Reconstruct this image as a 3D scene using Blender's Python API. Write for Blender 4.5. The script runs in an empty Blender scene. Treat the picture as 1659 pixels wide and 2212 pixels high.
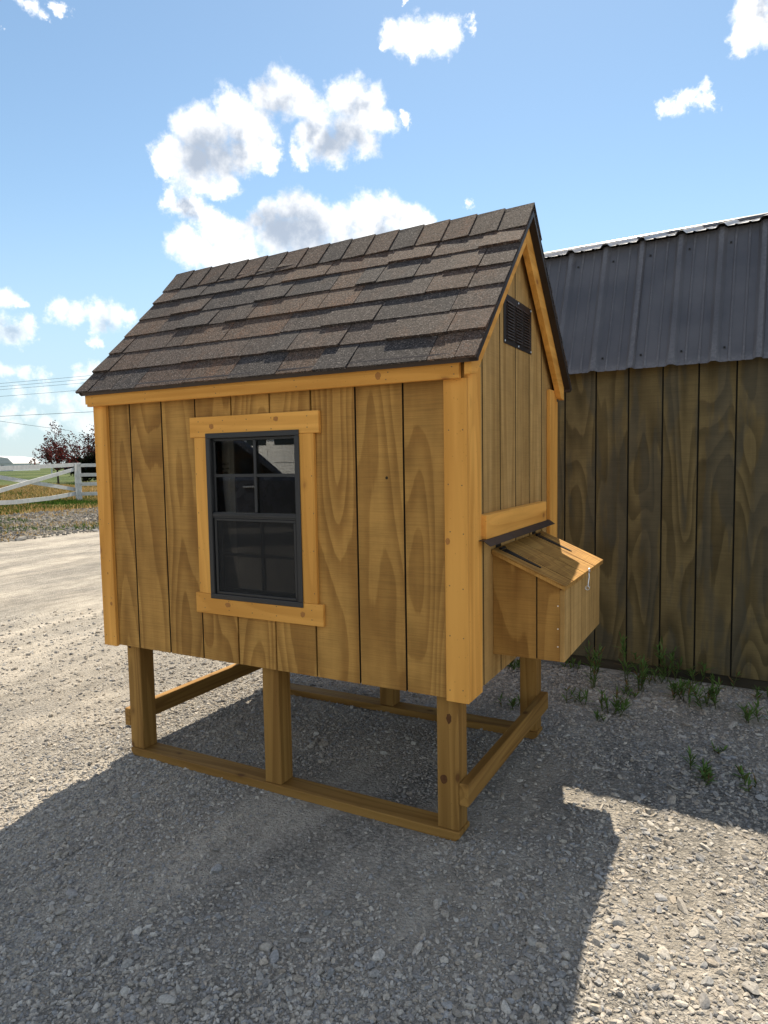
import bpy, bmesh, math, random
import numpy as np
from mathutils import Vector, Matrix
random.seed(7); RNG = np.random.default_rng(7)
S = bpy.context.scene
COL = S.collection

# ------------------------------------------------------------------ camera
CAM = Vector((2.8106, -2.2842, 1.4621))
RIGHT = Vector((0.87985232, 0.47493635, -0.01718604))
UP = Vector((-0.02099656, 0.07497372, 0.99696444))
FWD = Vector((-0.47478316, 0.87682062, -0.07593782))
FPX = 1466.47            # focal length in pixels of a 1659 px wide picture
cd = bpy.data.cameras.new('camera'); cam = bpy.data.objects.new('camera', cd); COL.objects.link(cam)
cd.sensor_fit = 'HORIZONTAL'; cd.sensor_width = 36; cd.lens = 36 * FPX / 1659
cd.clip_start = .05; cd.clip_end = 6000
M = Matrix((RIGHT, UP, -FWD)).transposed().to_4x4(); M.translation = CAM
cam.matrix_world = M; S.camera = cam
def px_dir(x, y):
    return FWD + RIGHT * ((x - 829.5) / FPX) - UP * ((y - 1106) / FPX)
def px_depth(x, y, depth):
    return CAM + px_dir(x, y) * depth
def px_ground(x, y, z=0.0):
    d = px_dir(x, y); return CAM + d * ((z - CAM.z) / d.z)

# ------------------------------------------------------------------ sun
LX, LY = .208, -.71                      # ground shift of a shadow per metre of height
to_sun = Vector((-LX, -LY, 1)).normalized()
sl = bpy.data.lights.new('sun', 'SUN'); sl.energy = 3.3; sl.angle = math.radians(.53); sl.color = (1, .885, .715)
sun = bpy.data.objects.new('sun', sl); COL.objects.link(sun)
sun.rotation_euler = to_sun.to_track_quat('Z', 'Y').to_euler(); sun.location = (0, 6, 9)
EL = math.asin(to_sun.z); AZ = math.atan2(to_sun.x, to_sun.y)

# ------------------------------------------------------------------ node helper
class NT:
    def __init__(s, tree):
        s.t = tree; s.L = tree.links
    def set(s, sock, v):
        if v is None: return
        if hasattr(v, 'is_output') or isinstance(v, bpy.types.NodeSocket): s.L.new(v, sock)
        else:
            if isinstance(v, (tuple, list, Vector)) and sock.type == 'RGBA' and len(v) == 3: v = (*v, 1)
            sock.default_value = v
    def n(s, typ, props=None, **ins):
        nd = s.t.nodes.new(typ)
        for k, v in (props or {}).items(): setattr(nd, k, v)
        for k, v in ins.items():
            key = int(k[1:]) if k[0] == 'i' and k[1:].isdigit() else k.replace('_', ' ')
            s.set(nd.inputs[key], v)
        return nd
    def m(s, op, a, b=None, c=None, clamp=False):
        nd = s.n('ShaderNodeMath', dict(operation=op, use_clamp=clamp))
        for i, v in enumerate((a, b, c)): s.set(nd.inputs[i], v)
        return nd.outputs[0]
    def v(s, op, a, b=None, scale=None):
        nd = s.n('ShaderNodeVectorMath', dict(operation=op))
        s.set(nd.inputs[0], a); s.set(nd.inputs[1], b)
        if scale is not None: s.set(nd.inputs['Scale'], scale)
        return nd.outputs['Value'] if op in ('DISTANCE', 'LENGTH', 'DOT_PRODUCT') else nd.outputs[0]
    def noise(s, vec, scale, detail=4, rough=.55, color=False, dist=0):
        nd = s.n('ShaderNodeTexNoise', None, Vector=vec, Scale=scale, Detail=detail, Roughness=rough, Distortion=dist)
        return nd.outputs['Color' if color else 'Fac']
    def ss(s, v, a, b, o0=0., o1=1.):
        nd = s.n('ShaderNodeMapRange', dict(interpolation_type='SMOOTHSTEP'))
        for i, q in enumerate((v, a, b, o0, o1)): s.set(nd.inputs[i], q)
        return nd.outputs[0]
    def mix(s, f, a, b, bt='MIX'):
        nd = s.n('ShaderNodeMix', dict(data_type='RGBA', blend_type=bt, clamp_factor=True))
        s.set(nd.inputs[0], f); s.set(nd.inputs[6], a); s.set(nd.inputs[7], b)
        return nd.outputs[2]

# ------------------------------------------------------------------ world: sky with clouds
w = bpy.data.worlds.new('World'); S.world = w; w.use_nodes = True
wt = NT(w.node_tree); w.node_tree.nodes.clear()
sky = wt.n('ShaderNodeTexSky', dict(sky_type='NISHITA', sun_disc=False, sun_elevation=EL, sun_rotation=AZ,
                                    altitude=200, air_density=1.0, dust_density=.15, ozone_density=1.5))
SKY_STRENGTH = .066; SKY_TINT = (.95, .985, .90)
# cumulus puffs: (x, y, radius) read off the photograph as directions
PUFF = [(610,200,52),(655,215,42),(575,215,40),(500,232,42),(535,270,50),(749,205,44),(790,235,45),(818,265,34),(770,285,52),
        (690,250,46),(700,300,42),(735,325,36),(795,318,34),(650,335,26),(665,295,34),(455,275,50),(413,300,48),(365,345,40),(345,360,26),
        (410,365,52),(465,345,55),(430,398,34),(490,380,36),(525,330,42),(563,311,38),(585,345,24),(470,405,24),(868,252,15),
        (365,418,26),(395,445,34),(425,462,34),(455,490,38),(492,508,40),(395,525,36),(430,545,38),(475,552,44),(530,545,42),(530,500,28),
        (560,480,28),(600,460,40),(650,452,46),(610,510,60),(690,480,46),(660,520,60),(729,485,44),(785,475,46),(840,468,46),(880,470,38),(912,480,26),(800,510,50),(740,530,50),(1015,458,14),
        (835,70,28),(870,78,34),(905,80,38),(945,78,38),(975,68,28),(900,105,18),(1022,46,17),(820,88,14),(877,4,10),
        (1442,233,21),(1462,228,23),(1482,223,24),(1502,218,24),(1522,210,22),(1538,202,18),(1600,85,26),(1625,60,34),(1655,40,40),(1640,10,40),
        (55,5,24),(80,12,24),(95,30,12),(135,0,16),(5,70,8),
        (130,682,26),(165,685,28),(205,680,32),(245,684,30),(275,695,24),(215,712,20),(210,745,14),(0,715,36),(35,715,28),(70,708,22),(5,645,30),(35,655,16),
        (10,805,22),(50,803,24),(90,808,18),(165,812,24),(200,805,24),(40,850,22),(90,850,26),(140,865,30),(190,870,26),(20,890,20),(70,893,22),(150,895,24),(110,918,24),(30,925,24),(190,918,30)]
GREY = [(455,345,62),(520,335,40),(590,225,48),(655,258,40),(765,238,42),(730,305,50),(795,310,34),(600,505,70),(655,490,56),(740,508,34),(405,462,22),(225,690,34),(25,730,30),(1645,45,26),(840,500,30)]
puffs = []
for x, y, r in PUFF:
    d = px_dir(x, y).normalized(); rr = r / FPX / (px_dir(x, y).length)
    puffs.append((d, rr))
geo = wt.n('ShaderNodeNewGeometry'); dirv = wt.v('SCALE', geo.outputs['Incoming'], scale=-1)
nz = wt.noise(dirv, 13, 8, .6, True); nz2 = wt.noise(dirv, 48, 7, .68, True)
dd = wt.v('ADD', dirv, wt.v('ADD', wt.v('SCALE', wt.v('SUBTRACT', nz, (.5, .5, .5)), scale=.060), wt.v('SCALE', wt.v('SUBTRACT', nz2, (.5, .5, .5)), scale=.030)))
acc = None
for d, r in puffs:
    q = wt.m('SUBTRACT', 1.0, wt.m('DIVIDE', wt.v('DISTANCE', dd, tuple(d)), r * 1.10))
    acc = q if acc is None else wt.m('SMOOTH_MAX', acc, q, .16)
sep = wt.n('ShaderNodeSeparateXYZ', None, Vector=dirv)
# broken cumulus goes on out of view, its cover raised to brighten the shade
flat_ = wt.v('SCALE', dirv, scale=wt.m('DIVIDE', 1.0, wt.m('ADD', wt.m('MAXIMUM', sep.outputs[2], .0), .25)))
field = wt.m('MULTIPLY', wt.m('SUBTRACT', wt.noise(flat_, 1.7, 5, .55), .47), 5.0)
away = wt.ss(wt.v('DOT_PRODUCT', dirv, tuple(FWD)), .76, .62)
field = wt.m('SUBTRACT', wt.m('MULTIPLY', wt.m('ADD', field, 3.0), away), 3.0)
acc = wt.m('MAXIMUM', acc, field)
edge = wt.noise(dirv, 70, 6, .65)
cov = wt.m('ADD', acc, wt.m('MULTIPLY', wt.m('SUBTRACT', edge, .5), .55))
mask = wt.ss(cov, -.10, .62)
# thick parts of the backlit clouds are grey
dg = wt.v('ADD', dirv, wt.v('SCALE', wt.v('SUBTRACT', wt.noise(dirv, 16, 5, .6, True), (.5, .5, .5)), scale=.11))
gacc = wt.m('SUBTRACT', field, .55)
for x, y, r in GREY:
    d = px_dir(x, y); q = wt.m('SUBTRACT', 1.0, wt.m('DIVIDE', wt.v('DISTANCE', dg, tuple(d.normalized())), r * 1.3 / FPX / d.length))
    gacc = wt.m('SMOOTH_MAX', gacc, q, .2)
core = wt.ss(wt.m('ADD', wt.m('MULTIPLY', gacc, .75), wt.m('MULTIPLY', wt.m('SUBTRACT', wt.noise(dirv, 15, 7, .62), .5), 1.5)), -.18, .78)
core = wt.m('MULTIPLY', core, wt.ss(gacc, -.45, .15))
ccol = wt.mix(core, (1.25, 1.24, 1.22), (.46, .53, .64))
low = wt.ss(sep.outputs[2], .03, .36)    # cumulus near the horizon is veiled by the air
mask = wt.m('MULTIPLY', mask, wt.m('MULTIPLY_ADD', low, .56, .42))
hz = wt.ss(sep.outputs[2], .0, .36, .80, .0)
skyc = wt.v('MULTIPLY', wt.v('SCALE', sky.outputs[0], scale=SKY_STRENGTH), SKY_TINT)
skyc = wt.mix(hz, skyc, (.205, .265, .315))
CL = .42
final = wt.mix(mask, skyc, wt.v('SCALE', ccol, scale=CL))
bg = wt.n('ShaderNodeBackground', None, Color=final, Strength=1.0)
wo = wt.n('ShaderNodeOutputWorld', None, Surface=bg.outputs[0])
w.cycles.sampling_method = 'NONE'

S.render.engine = 'CYCLES'
S.view_settings.view_transform = 'Standard'; S.view_settings.look = 'None'
S.view_settings.gamma = 1; S.view_settings.use_curve_mapping = False
S.view_settings.exposure = 1.4
S.cycles.max_bounces = 8; S.cycles.transparent_max_bounces = 12

# ------------------------------------------------------------------ mesh helpers
WL = {}
def link(name, me, loc, parent):
    o = bpy.data.objects.new(name, me); COL.objects.link(o)
    loc = Vector(loc); WL[o] = loc
    if parent is not None:
        o.parent = parent; o.location = loc - WL[parent]
    else: o.location = loc
    return o
def thing(name, label, cat, loc=(0, 0, 0), group=None):
    o = link(name, None, loc, None); o.empty_display_size = .1
    return tag(o, label, cat, group)
def tag(o, label=None, cat=None, group=None, kind=None):
    for k, v in (('label', label), ('category', cat), ('group', group), ('kind', kind)):
        if v: o[k] = v
    return o
def mesh(name, vs, fs, mat, parent=None, smooth=False, origin=None, bevel=0, seg=1):
    vs = [Vector(v) for v in vs]
    if origin is None:
        lo = Vector((min(v[i] for v in vs) for i in range(3))); hi = Vector((max(v[i] for v in vs) for i in range(3)))
        origin = (lo + hi) / 2
    origin = Vector(origin)
    bm = bmesh.new(); bv = [bm.verts.new(v - origin) for v in vs]
    for f in fs:
        try: bm.faces.new([bv[i] for i in f])
        except ValueError: pass
    bmesh.ops.recalc_face_normals(bm, faces=bm.faces[:])
    if bevel: bmesh.ops.bevel(bm, geom=bm.edges[:], offset=bevel, segments=seg, affect='EDGES', clamp_overlap=True)
    me = bpy.data.meshes.new(name); bm.to_mesh(me); bm.free()
    me.materials.append(MAT[mat] if isinstance(mat, str) else mat)
    if smooth: me.polygons.foreach_set('use_smooth', [True] * len(me.polygons))
    return link(name, me, origin, parent)
BF = [(0, 1, 2, 3), (7, 6, 5, 4), (0, 4, 5, 1), (1, 5, 6, 2), (2, 6, 7, 3), (3, 7, 4, 0)]
def bxv(x0, x1, y0, y1, z0, z1):
    return [(x0, y0, z0), (x1, y0, z0), (x1, y1, z0), (x0, y1, z0), (x0, y0, z1), (x1, y0, z1), (x1, y1, z1), (x0, y1, z1)]
def box(name, x0, x1, y0, y1, z0, z1, mat, parent=None, bevel=.002):
    return mesh(name, bxv(x0, x1, y0, y1, z0, z1), BF, mat, parent, bevel=bevel)
def prism(name, poly, ax, a0, a1, mat, parent=None, bevel=0):
    """poly: 2D points in the plane normal to axis ax, extruded a0..a1"""
    def p(u, v, a): return {0: (a, u, v), 1: (u, a, v), 2: (u, v, a)}[ax]
    n = len(poly); vs = [p(u, v, a0) for u, v in poly] + [p(u, v, a1) for u, v in poly]
    fs = [tuple(range(n)), tuple(range(2 * n - 1, n - 1, -1))] + [(i, (i + 1) % n, n + (i + 1) % n, n + i) for i in range(n)]
    return mesh(name, vs, fs, mat, parent, bevel=bevel)
def join(name, parts, mat, parent=None, smooth=False, origin=None):
    vs, fs = [], []
    for v, f in parts:
        o = len(vs); vs += list(v); fs += [tuple(i + o for i in q) for q in f]
    return mesh(name, vs, fs, mat, parent, smooth, origin)
def tubev(path, rad, seg=8, cap=True):
    path = [Vector(p) for p in path]; vs, fs = [], []
    if not hasattr(rad, '__len__'): rad = [rad] * len(path)
    for i, p in enumerate(path):
        t = (path[min(i + 1, len(path) - 1)] - path[max(i - 1, 0)]).normalized()
        a = t.cross(Vector((0, 0, 1)) if abs(t.z) < .9 else Vector((1, 0, 0))).normalized(); b = t.cross(a)
        for k in range(seg):
            q = 2 * math.pi * k / seg; vs.append(p + (a * math.cos(q) + b * math.sin(q)) * rad[i])
    for i in range(len(path) - 1):
        for k in range(seg):
            fs.append((i * seg + k, i * seg + (k + 1) % seg, (i + 1) * seg + (k + 1) % seg, (i + 1) * seg + k))
    if cap: fs += [tuple(range(seg)), tuple(range(len(vs) - 1, len(vs) - seg - 1, -1))]
    return vs, fs
def fast(name, V, F, mat, parent=None, smooth=False, col=None, origin=(0, 0, 0)):
    """numpy mesh: V (n,3), F (m,k); col (n,4) point colours"""
    me = bpy.data.meshes.new(name); k = F.shape[1]
    me.vertices.add(len(V)); me.vertices.foreach_set('co', np.ascontiguousarray(V - np.array(origin), dtype=np.float32).ravel())
    me.loops.add(F.size); me.loops.foreach_set('vertex_index', np.ascontiguousarray(F, dtype=np.int32).ravel())
    me.polygons.add(len(F)); me.polygons.foreach_set('loop_start', np.arange(0, F.size, k, dtype=np.int32))
    me.polygons.foreach_set('loop_total', np.full(len(F), k, dtype=np.int32))
    me.polygons.foreach_set('use_smooth', np.full(len(F), smooth, dtype=bool))
    if col is not None:
        a = me.attributes.new('tint', 'FLOAT_COLOR', 'POINT'); a.data.foreach_set('color', np.ascontiguousarray(col, dtype=np.float32).ravel())
    me.update(); me.validate(); me.materials.append(MAT[mat])
    return link(name, me, origin, parent)

def stain_edges(o, d, mat):
    """the milled groove sides (faces along +-d) carry the dark groove stain"""
    me = o.data; me.materials.append(MAT[mat]); d = Vector(d)
    for p in me.polygons:
        if abs(p.normal.dot(d)) > .9: p.material_index = 1
    return o
# ------------------------------------------------------------------ materials
MAT = {}
def newmat(name):
    m = bpy.data.materials.new(name); m.use_nodes = True; m.node_tree.nodes.clear(); MAT[name] = m
    return NT(m.node_tree)
def finish(t, color, rough=.8, bump=None, dist=.002, strength=.6, spec=.3, metal=0., bsdf=None):
    nb = None
    if bump is not None: nb = t.n('ShaderNodeBump', None, Height=bump, Distance=dist, Strength=strength).outputs[0]
    b = t.n('ShaderNodeBsdfPrincipled', None, Base_Color=color, Roughness=rough, Metallic=metal, Normal=nb)
    b.inputs['Specular IOR Level'].default_value = spec
    t.n('ShaderNodeOutputMaterial', None, Surface=b.outputs[0]); return b
def coords(t, off=37.):
    tc = t.n('ShaderNodeTexCoord').outputs['Object']; r = t.n('ShaderNodeObjectInfo').outputs['Random']
    o = t.n('ShaderNodeCombineXYZ', None, X=t.m('MULTIPLY', r, off), Y=t.m('MULTIPLY', r, off * 1.7), Z=t.m('MULTIPLY', r, off * .6)).outputs[0]
    return tc, t.v('ADD', tc, o), r
def wood(name, lo, hi, axis, lines=9, wide=5.0, long=.7, knots=True, saw=.0, contrast=.5, rough=.75, blotch=None, vary=.12, pw=1.6):
    t = newmat(name); tc, p, r = coords(t)
    sc = [wide] * 3; sc[axis] = long
    q = t.v('MULTIPLY', p, tuple(sc))
    g = t.noise(q, 1.0, 1.3, .38, dist=.12)
    fine = [70.] * 3; fine[axis] = 2.2
    fib = t.noise(t.v('MULTIPLY', p, tuple(fine)), 1.0, 4, .6)
    fr_ = t.m('FRACT', t.m('MULTIPLY', t.m('ADD', g, t.m('MULTIPLY', t.m('SUBTRACT', fib, .5), .010)), lines))
    ring = t.m('SUBTRACT', 1.0, t.m('MULTIPLY', t.ss(fr_, .10, .84), t.ss(fr_, 1.0, .90)))   # late wood darkens slowly, then ends sharply
    soft = t.ss(t.noise(q, 2.1, 3, .5), .35, .68)
    f = t.m('ADD', t.m('MULTIPLY', ring, contrast), t.m('MULTIPLY', soft, 1 - contrast))
    f = t.m('ADD', f, t.m('MULTIPLY', t.m('SUBTRACT', fib, .5), .45), clamp=True)
    c = t.mix(f, lo, hi)
    c = t.mix(t.m('MULTIPLY', t.m('SUBTRACT', r, .5), vary * 2, clamp=False), c, tuple(x * 1.45 for x in hi))
    dk = t.m('MULTIPLY_ADD', r, -vary * 1.6, 1 + vary * .8)
    c = t.v('SCALE', c, scale=dk)
    bump = t.m('ADD', t.m('MULTIPLY', fib, .6), t.m('MULTIPLY', ring, .25))
    if blotch:
        bm_ = t.ss(t.noise(t.v('MULTIPLY', p, (6.0, 6.0, 1.2)), 1.5, 3, .5, dist=.4), .47, .58)
        c = t.mix(t.m('MULTIPLY', bm_, .55), c, blotch)
    if saw:
        sv = [5.] * 3; sv[axis] = 260.
        sw = t.noise(t.v('MULTIPLY', p, tuple(sv)), 1.0, 2, .5)
        c = t.v('SCALE', c, scale=t.ss(sw, .30, .62, 1 - saw, 1 + saw * .25))
        bump = t.m('ADD', bump, t.m('MULTIPLY', sw, .8))
        dirt = t.noise(p, 9., 5, .6); c = t.v('SCALE', c, scale=t.ss(dirt, .25, .7, .86, 1.06))
    if knots:
        vs = [8.] * 3; vs[axis] = 4.6
        vo = t.n('ShaderNodeTexVoronoi', None, Vector=t.v('MULTIPLY', p, tuple(vs)), Scale=1.0, Randomness=1.0)
        wob = t.m('ADD', vo.outputs['Distance'], t.m('MULTIPLY', t.m('SUBTRACT', t.noise(p, 30, 3), .5), .05))
        kn = t.ss(wob, .115, .05); halo = t.ss(wob, .2, .08)
        c = t.mix(t.m('MULTIPLY', halo, .35), c, tuple(x * .72 for x in lo))
        c = t.mix(t.m('MULTIPLY', kn, .75), c, (lo[0] * .5, lo[1] * .38, lo[2] * .5))
        sp = t.n('ShaderNodeTexVoronoi', None, Vector=p, Scale=46.0)
        c = t.mix(t.m('MULTIPLY', t.ss(sp.outputs['Distance'], .11, .05), .5), c, tuple(x * .35 for x in lo))
    finish(t, c, rough, bump, .0016, .55, .22)
TR_LO, TR_HI = (.56, .255, .048), (.80, .405, .092)
SD_LO, SD_HI = (.26, .126, .029), (.47, .256, .066)
for ax, nm in ((0, 'x'), (1, 'y'), (2, 'z')):
    wood('trim_' + nm, TR_LO, TR_HI, ax, 9, 6.5, .45, True, contrast=.30, vary=.10)
    wood('post_' + nm, (.20, .098, .022), (.345, .190, .050), ax, 9, 9, .5, True, contrast=.5)
    wood('ply_' + nm, SD_LO, SD_HI, ax, 14, 4.3, .72, False, saw=.14, contrast=.58, vary=.14)
wood('ply_side', (.32, .185, .058), (.50, .31, .115), 2, 9, 8., .35, False, saw=.07, contrast=.45, vary=.09)
wood('shed_ply', (.078, .059, .025), (.165, .126, .055), 2, 10, 4.6, .85, False, saw=.12, contrast=.70, blotch=(.062, .062, .050), vary=.06)
wood('shed_base', (.03, .026, .018), (.06, .05, .033), 0, 5, 5, .6, False, contrast=.4)
wood('stud', (.70, .60, .44), (.82, .74, .58), 2, 5, 5, .5, False, contrast=.3)
wood('inner', (.10, .06, .025), (.18, .11, .045), 2, 5, 5, .5, False, contrast=.3)

t = newmat('groove'); finish(t, (.030, .022, .010), .9)
t = newmat('groove_shed'); finish(t, (.018, .017, .012), .9)
t = newmat('nail'); finish(t, (.16, .12, .07), .5, metal=.6)
t = newmat('zinc'); finish(t, (.75, .76, .78), .28, metal=1.)
t = newmat('black_iron'); finish(t, (.012, .012, .013), .45)
t = newmat('ink'); finish(t, (.03, .03, .035), .9)
def paint(name, col, rough=.45, spec=.4, vary=.15, scale=6., metal=0.):
    t = newmat(name); tc, p, r = coords(t, 11.)
    n_ = t.noise(p, scale, 5, .6); c = t.v('SCALE', t.mix(0., col, col), scale=t.ss(n_, .25, .75, 1 - vary, 1 + vary))
    finish(t, c, t.ss(n_, .2, .8, rough - .08, rough + .12), t.noise(p, scale * 20, 3), .0006, .3, spec, metal)
paint('brown_metal', (.035, .022, .017), .42)
paint('brown_metal_dark', (.020, .014, .012), .5)
paint('vent_brown', (.016, .011, .009), .45)
paint('window_frame', (.022, .0225, .024), .42)
paint('white_paint', (.55, .55, .54), .6, vary=.12)
paint('house_wall', (.62, .61, .58), .8)
paint('far_white', (.60, .62, .63), .8)
paint('far_blue', (.22, .30, .42), .7)
paint('far_roof', (.50, .51, .52), .7)
paint('car_paint', (.012, .014, .020), .25, .6)
paint('tyre', (.012, .012, .012), .85)
paint('rim', (.35, .36, .37), .3, metal=.8)
paint('wire', (.03, .03, .032), .6)
paint('pole_wood', (.10, .07, .045), .9)
t = newmat('dark_glass'); finish(t, (.004, .005, .006), .05, spec=.6)
# window glass: clear pane that mirrors a little of the yard
t = newmat('window_glass')
fr = t.n('ShaderNodeFresnel', None, IOR=1.5).outputs[0]
gl = t.n('ShaderNodeBsdfGlossy', None, Color=(1, 1, 1, 1), Roughness=.004)
tr = t.n('ShaderNodeBsdfTransparent', None, Color=(.93, .94, .94, 1))
mx = t.n('ShaderNodeMixShader', None, Fac=t.m('MULTIPLY', fr, 1.25, clamp=True)); t.L.new(tr.outputs[0], mx.inputs[1]); t.L.new(gl.outputs[0], mx.inputs[2])
t.n('ShaderNodeOutputMaterial', None, Surface=mx.outputs[0])
# insect screen over the lower sash: fine dark mesh that lets part of the light through
t = newmat('insect_screen')
d_ = t.n('ShaderNodeBsdfDiffuse', None, Color=(.035, .035, .035, 1)); tr = t.n('ShaderNodeBsdfTransparent', None, Color=(1, 1, 1, 1))
mx = t.n('ShaderNodeMixShader', None, Fac=.5); t.L.new(tr.outputs[0], mx.inputs[1]); t.L.new(d_.outputs[0], mx.inputs[2])
t.n('ShaderNodeOutputMaterial', None, Surface=mx.outputs[0])

# asphalt shingle: granules, each tab of its own blend
t = newmat('shingle'); tc, p, r = coords(t)
ramp = t.n('ShaderNodeValToRGB', None, Fac=r); cr = ramp.color_ramp; cr.interpolation = 'CONSTANT'
cols = [tuple(.10 * w_ + .84 * q for w_, q in zip((.054, .041, .036), z)) for z in [(.050, .037, .031), (.038, .034, .034), (.068, .044, .033), (.056, .043, .037), (.034, .031, .032), (.062, .046, .039), (.045, .036, .033), (.080, .052, .037)]]
cr.elements[0].position = 0; cr.elements[0].color = (*cols[0], 1); cr.elements[1].position = 1 / 8; cr.elements[1].color = (*cols[1], 1)
for i in range(2, 8): e = cr.elements.new(i / 8); e.color = (*cols[i], 1)
g1 = t.n('ShaderNodeTexVoronoi', None, Vector=p, Scale=260.).outputs['Color']
g1 = t.n('ShaderNodeSeparateColor', None, Color=g1).outputs[0]
g2 = t.noise(p, 90, 4, .7); g3 = t.noise(t.v('MULTIPLY', p, (1, .5, .5)), 9, 4, .6)
sp = t.m('ADD', t.m('MULTIPLY', g1, .9), t.m('MULTIPLY', g2, .9))
c = t.v('SCALE', ramp.outputs[0], scale=t.ss(sp, .3, 1.5, .25, 2.1))
c = t.mix(t.ss(g3, .5, .68), c, t.v('MULTIPLY', c, (1.28, 1.08, .94)))
c = t.mix(t.ss(g1, .90, .97), c, (.18, .155, .14))
finish(t, c, .88, t.m('ADD', g1, g2), .0022, .8, .25)

# corrugated metal of the shed roof
t = newmat('shed_metal'); tc, p, r = coords(t, 5.)
n1 = t.noise(p, 3.2, 5, .6); n2 = t.noise(p, 60, 4, .65)
c = t.mix(t.ss(n1, .3, .7), (.068, .068, .078), (.090, .090, .102))
c = t.mix(t.m('MULTIPLY', t.ss(n2, .62, .76), .15), c, (.16, .16, .17))
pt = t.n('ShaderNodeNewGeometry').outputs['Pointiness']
c = t.mix(t.m('MULTIPLY', t.ss(pt, .515, .58), t.ss(n2, .35, .65, .15, .5)), c, (.20, .20, .215))  # light rib edges: reflected sky sheen put into the colour, along with wear
finish(t, c, t.ss(n1, .3, .7, .30, .46), n2, .0006, .25, .5)

# gravel ground
t = newmat('gravel_ground'); p = t.n('ShaderNodeTexCoord').outputs['Object']
sx = t.n('ShaderNodeSeparateXYZ', None, Vector=p)
big = t.noise(p, .7, 5, .6); mid = t.noise(p, 3.1, 6, .62)
tracks = t.noise(t.v('MULTIPLY', t.v('ADD', p, t.v('SCALE', t.noise(p, .35, 2, .5, True), scale=1.4)), (1.9, .22, 1)), 1.0, 4, .55)
v1 = t.n('ShaderNodeTexVoronoi', None, Vector=p, Scale=75., Randomness=1.); v2 = t.n('ShaderNodeTexVoronoi', None, Vector=p, Scale=190.)
vc = t.n('ShaderNodeSeparateColor', None, Color=v1.outputs['Color']).outputs[0]
vc2 = t.n('ShaderNodeSeparateColor', None, Color=v2.outputs['Color']).outputs[0]
grav = t.mix(vc, (.22, .21, .195), (.46, .43, .38))
grav = t.v('SCALE', grav, scale=t.ss(v1.outputs['Distance'], .35, .75, 1.1, .55))
grav = t.mix(t.m('MULTIPLY', vc2, .5), grav, (.32, .30, .265))
dust = t.mix(t.noise(p, 38, 6, .7), (.36, .322, .268), (.52, .475, .405))
dm = t.ss(t.m('ADD', t.m('MULTIPLY', big, .55), t.m('ADD', t.m('MULTIPLY', mid, .25), t.m('MULTIPLY', tracks, .4))), .50, .70)
left = t.ss(sx.outputs[0], .6, -3.2)          # the driven part of the yard is dustier
dm = t.m('ADD', t.m('MULTIPLY', dm, .75), t.m('MULTIPLY', left, .34), clamp=True)
c = t.mix(dm, grav, dust)
c = t.v('SCALE', c, scale=t.ss(tracks, .3, .7, .80, 1.10))
st1 = t.noise(t.v('MULTIPLY', p, (5.5, 1.6, 1)), 1.6, 7, .72); st2 = t.noise(p, 26, 5, .75)
c = t.v('SCALE', c, scale=t.ss(t.m('ADD', t.m('MULTIPLY', st1, .6), t.m('MULTIPLY', st2, .4)), .36, .60, .66, 1.10))
fx = t.m('ADD', sx.outputs[0], t.m('MULTIPLY', t.m('SUBTRACT', t.noise(p, .5, 4), .5), 1.6))
verge = t.ss(fx, -10.1, -10.9)                # rough weedy verge past the drive
vcol = t.mix(t.ss(t.noise(p, 5, 6, .7), .35, .65), (.11, .092, .070), (.26, .225, .17))
vcol = t.mix(t.ss(t.noise(p, 1.3, 4, .6), .54, .66), vcol, (.075, .085, .022))
c = t.mix(verge, c, vcol)
dry = t.ss(t.noise(t.v('ADD', p, (7, 3, 0)), .22, 4, .55), .42, .56)
fcol = t.mix(dry, (.045, .085, .016), (.30, .205, .075))
fcol = t.v('SCALE', fcol, scale=t.ss(t.noise(p, 4, 6, .7), .25, .75, .55, 1.35))
far = t.ss(fx, -34., -44.); fcol = t.mix(far, fcol, t.mix(t.ss(t.noise(p, .05, 5, .65), .4, .6), (.035, .060, .016), (.085, .105, .035)))
c = t.mix(t.ss(fx, -16.5, -18.5), c, fcol)
bmp = t.m('ADD', t.m('MULTIPLY', v1.outputs['Distance'], -1.0), t.m('ADD', t.m('MULTIPLY', v2.outputs['Distance'], -.5), t.m('MULTIPLY', t.noise(p, 60, 5, .7), 1.2)))
finish(t, c, .95, bmp, .012, .85, .12)
t = newmat('stones'); at = t.n('ShaderNodeAttribute', dict(attribute_name='tint')).outputs['Color']
p = t.n('ShaderNodeTexCoord').outputs['Object']
c = t.v('SCALE', at, scale=t.ss(t.noise(p, 130, 4, .65), .25, .75, .72, 1.25)); finish(t, c, .92, t.noise(p, 260, 3), .0012, .6, .15)
def leafmat(name):
    t = newmat(name); at = t.n('ShaderNodeAttribute', dict(attribute_name='tint')).outputs['Color']
    a = t.n('ShaderNodeBsdfDiffuse', None, Color=at); b = t.n('ShaderNodeBsdfTranslucent', None, Color=at)
    m_ = t.n('ShaderNodeMixShader', None, Fac=.35); t.L.new(a.outputs[0], m_.inputs[1]); t.L.new(b.outputs[0], m_.inputs[2])
    t.n('ShaderNodeOutputMaterial', None, Surface=m_.outputs[0])
leafmat('leaf')
t = newmat('bark'); tc, p, r = coords(t); finish(t, t.mix(t.noise(p, 14, 5), (.03, .022, .018), (.085, .065, .05)), .95, t.noise(p, 40, 4), .01, .8)

# ================================================================== GROUND
def gz(x, y): return 0.0
G = 3000.
gr = mesh('ground', [(-G, -G, 0), (G, -G, 0), (G, G, 0), (-G, G, 0)], [(0, 1, 2, 3)], 'gravel_ground', origin=(0, 0, 0)); tag(gr, kind='structure')

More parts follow.
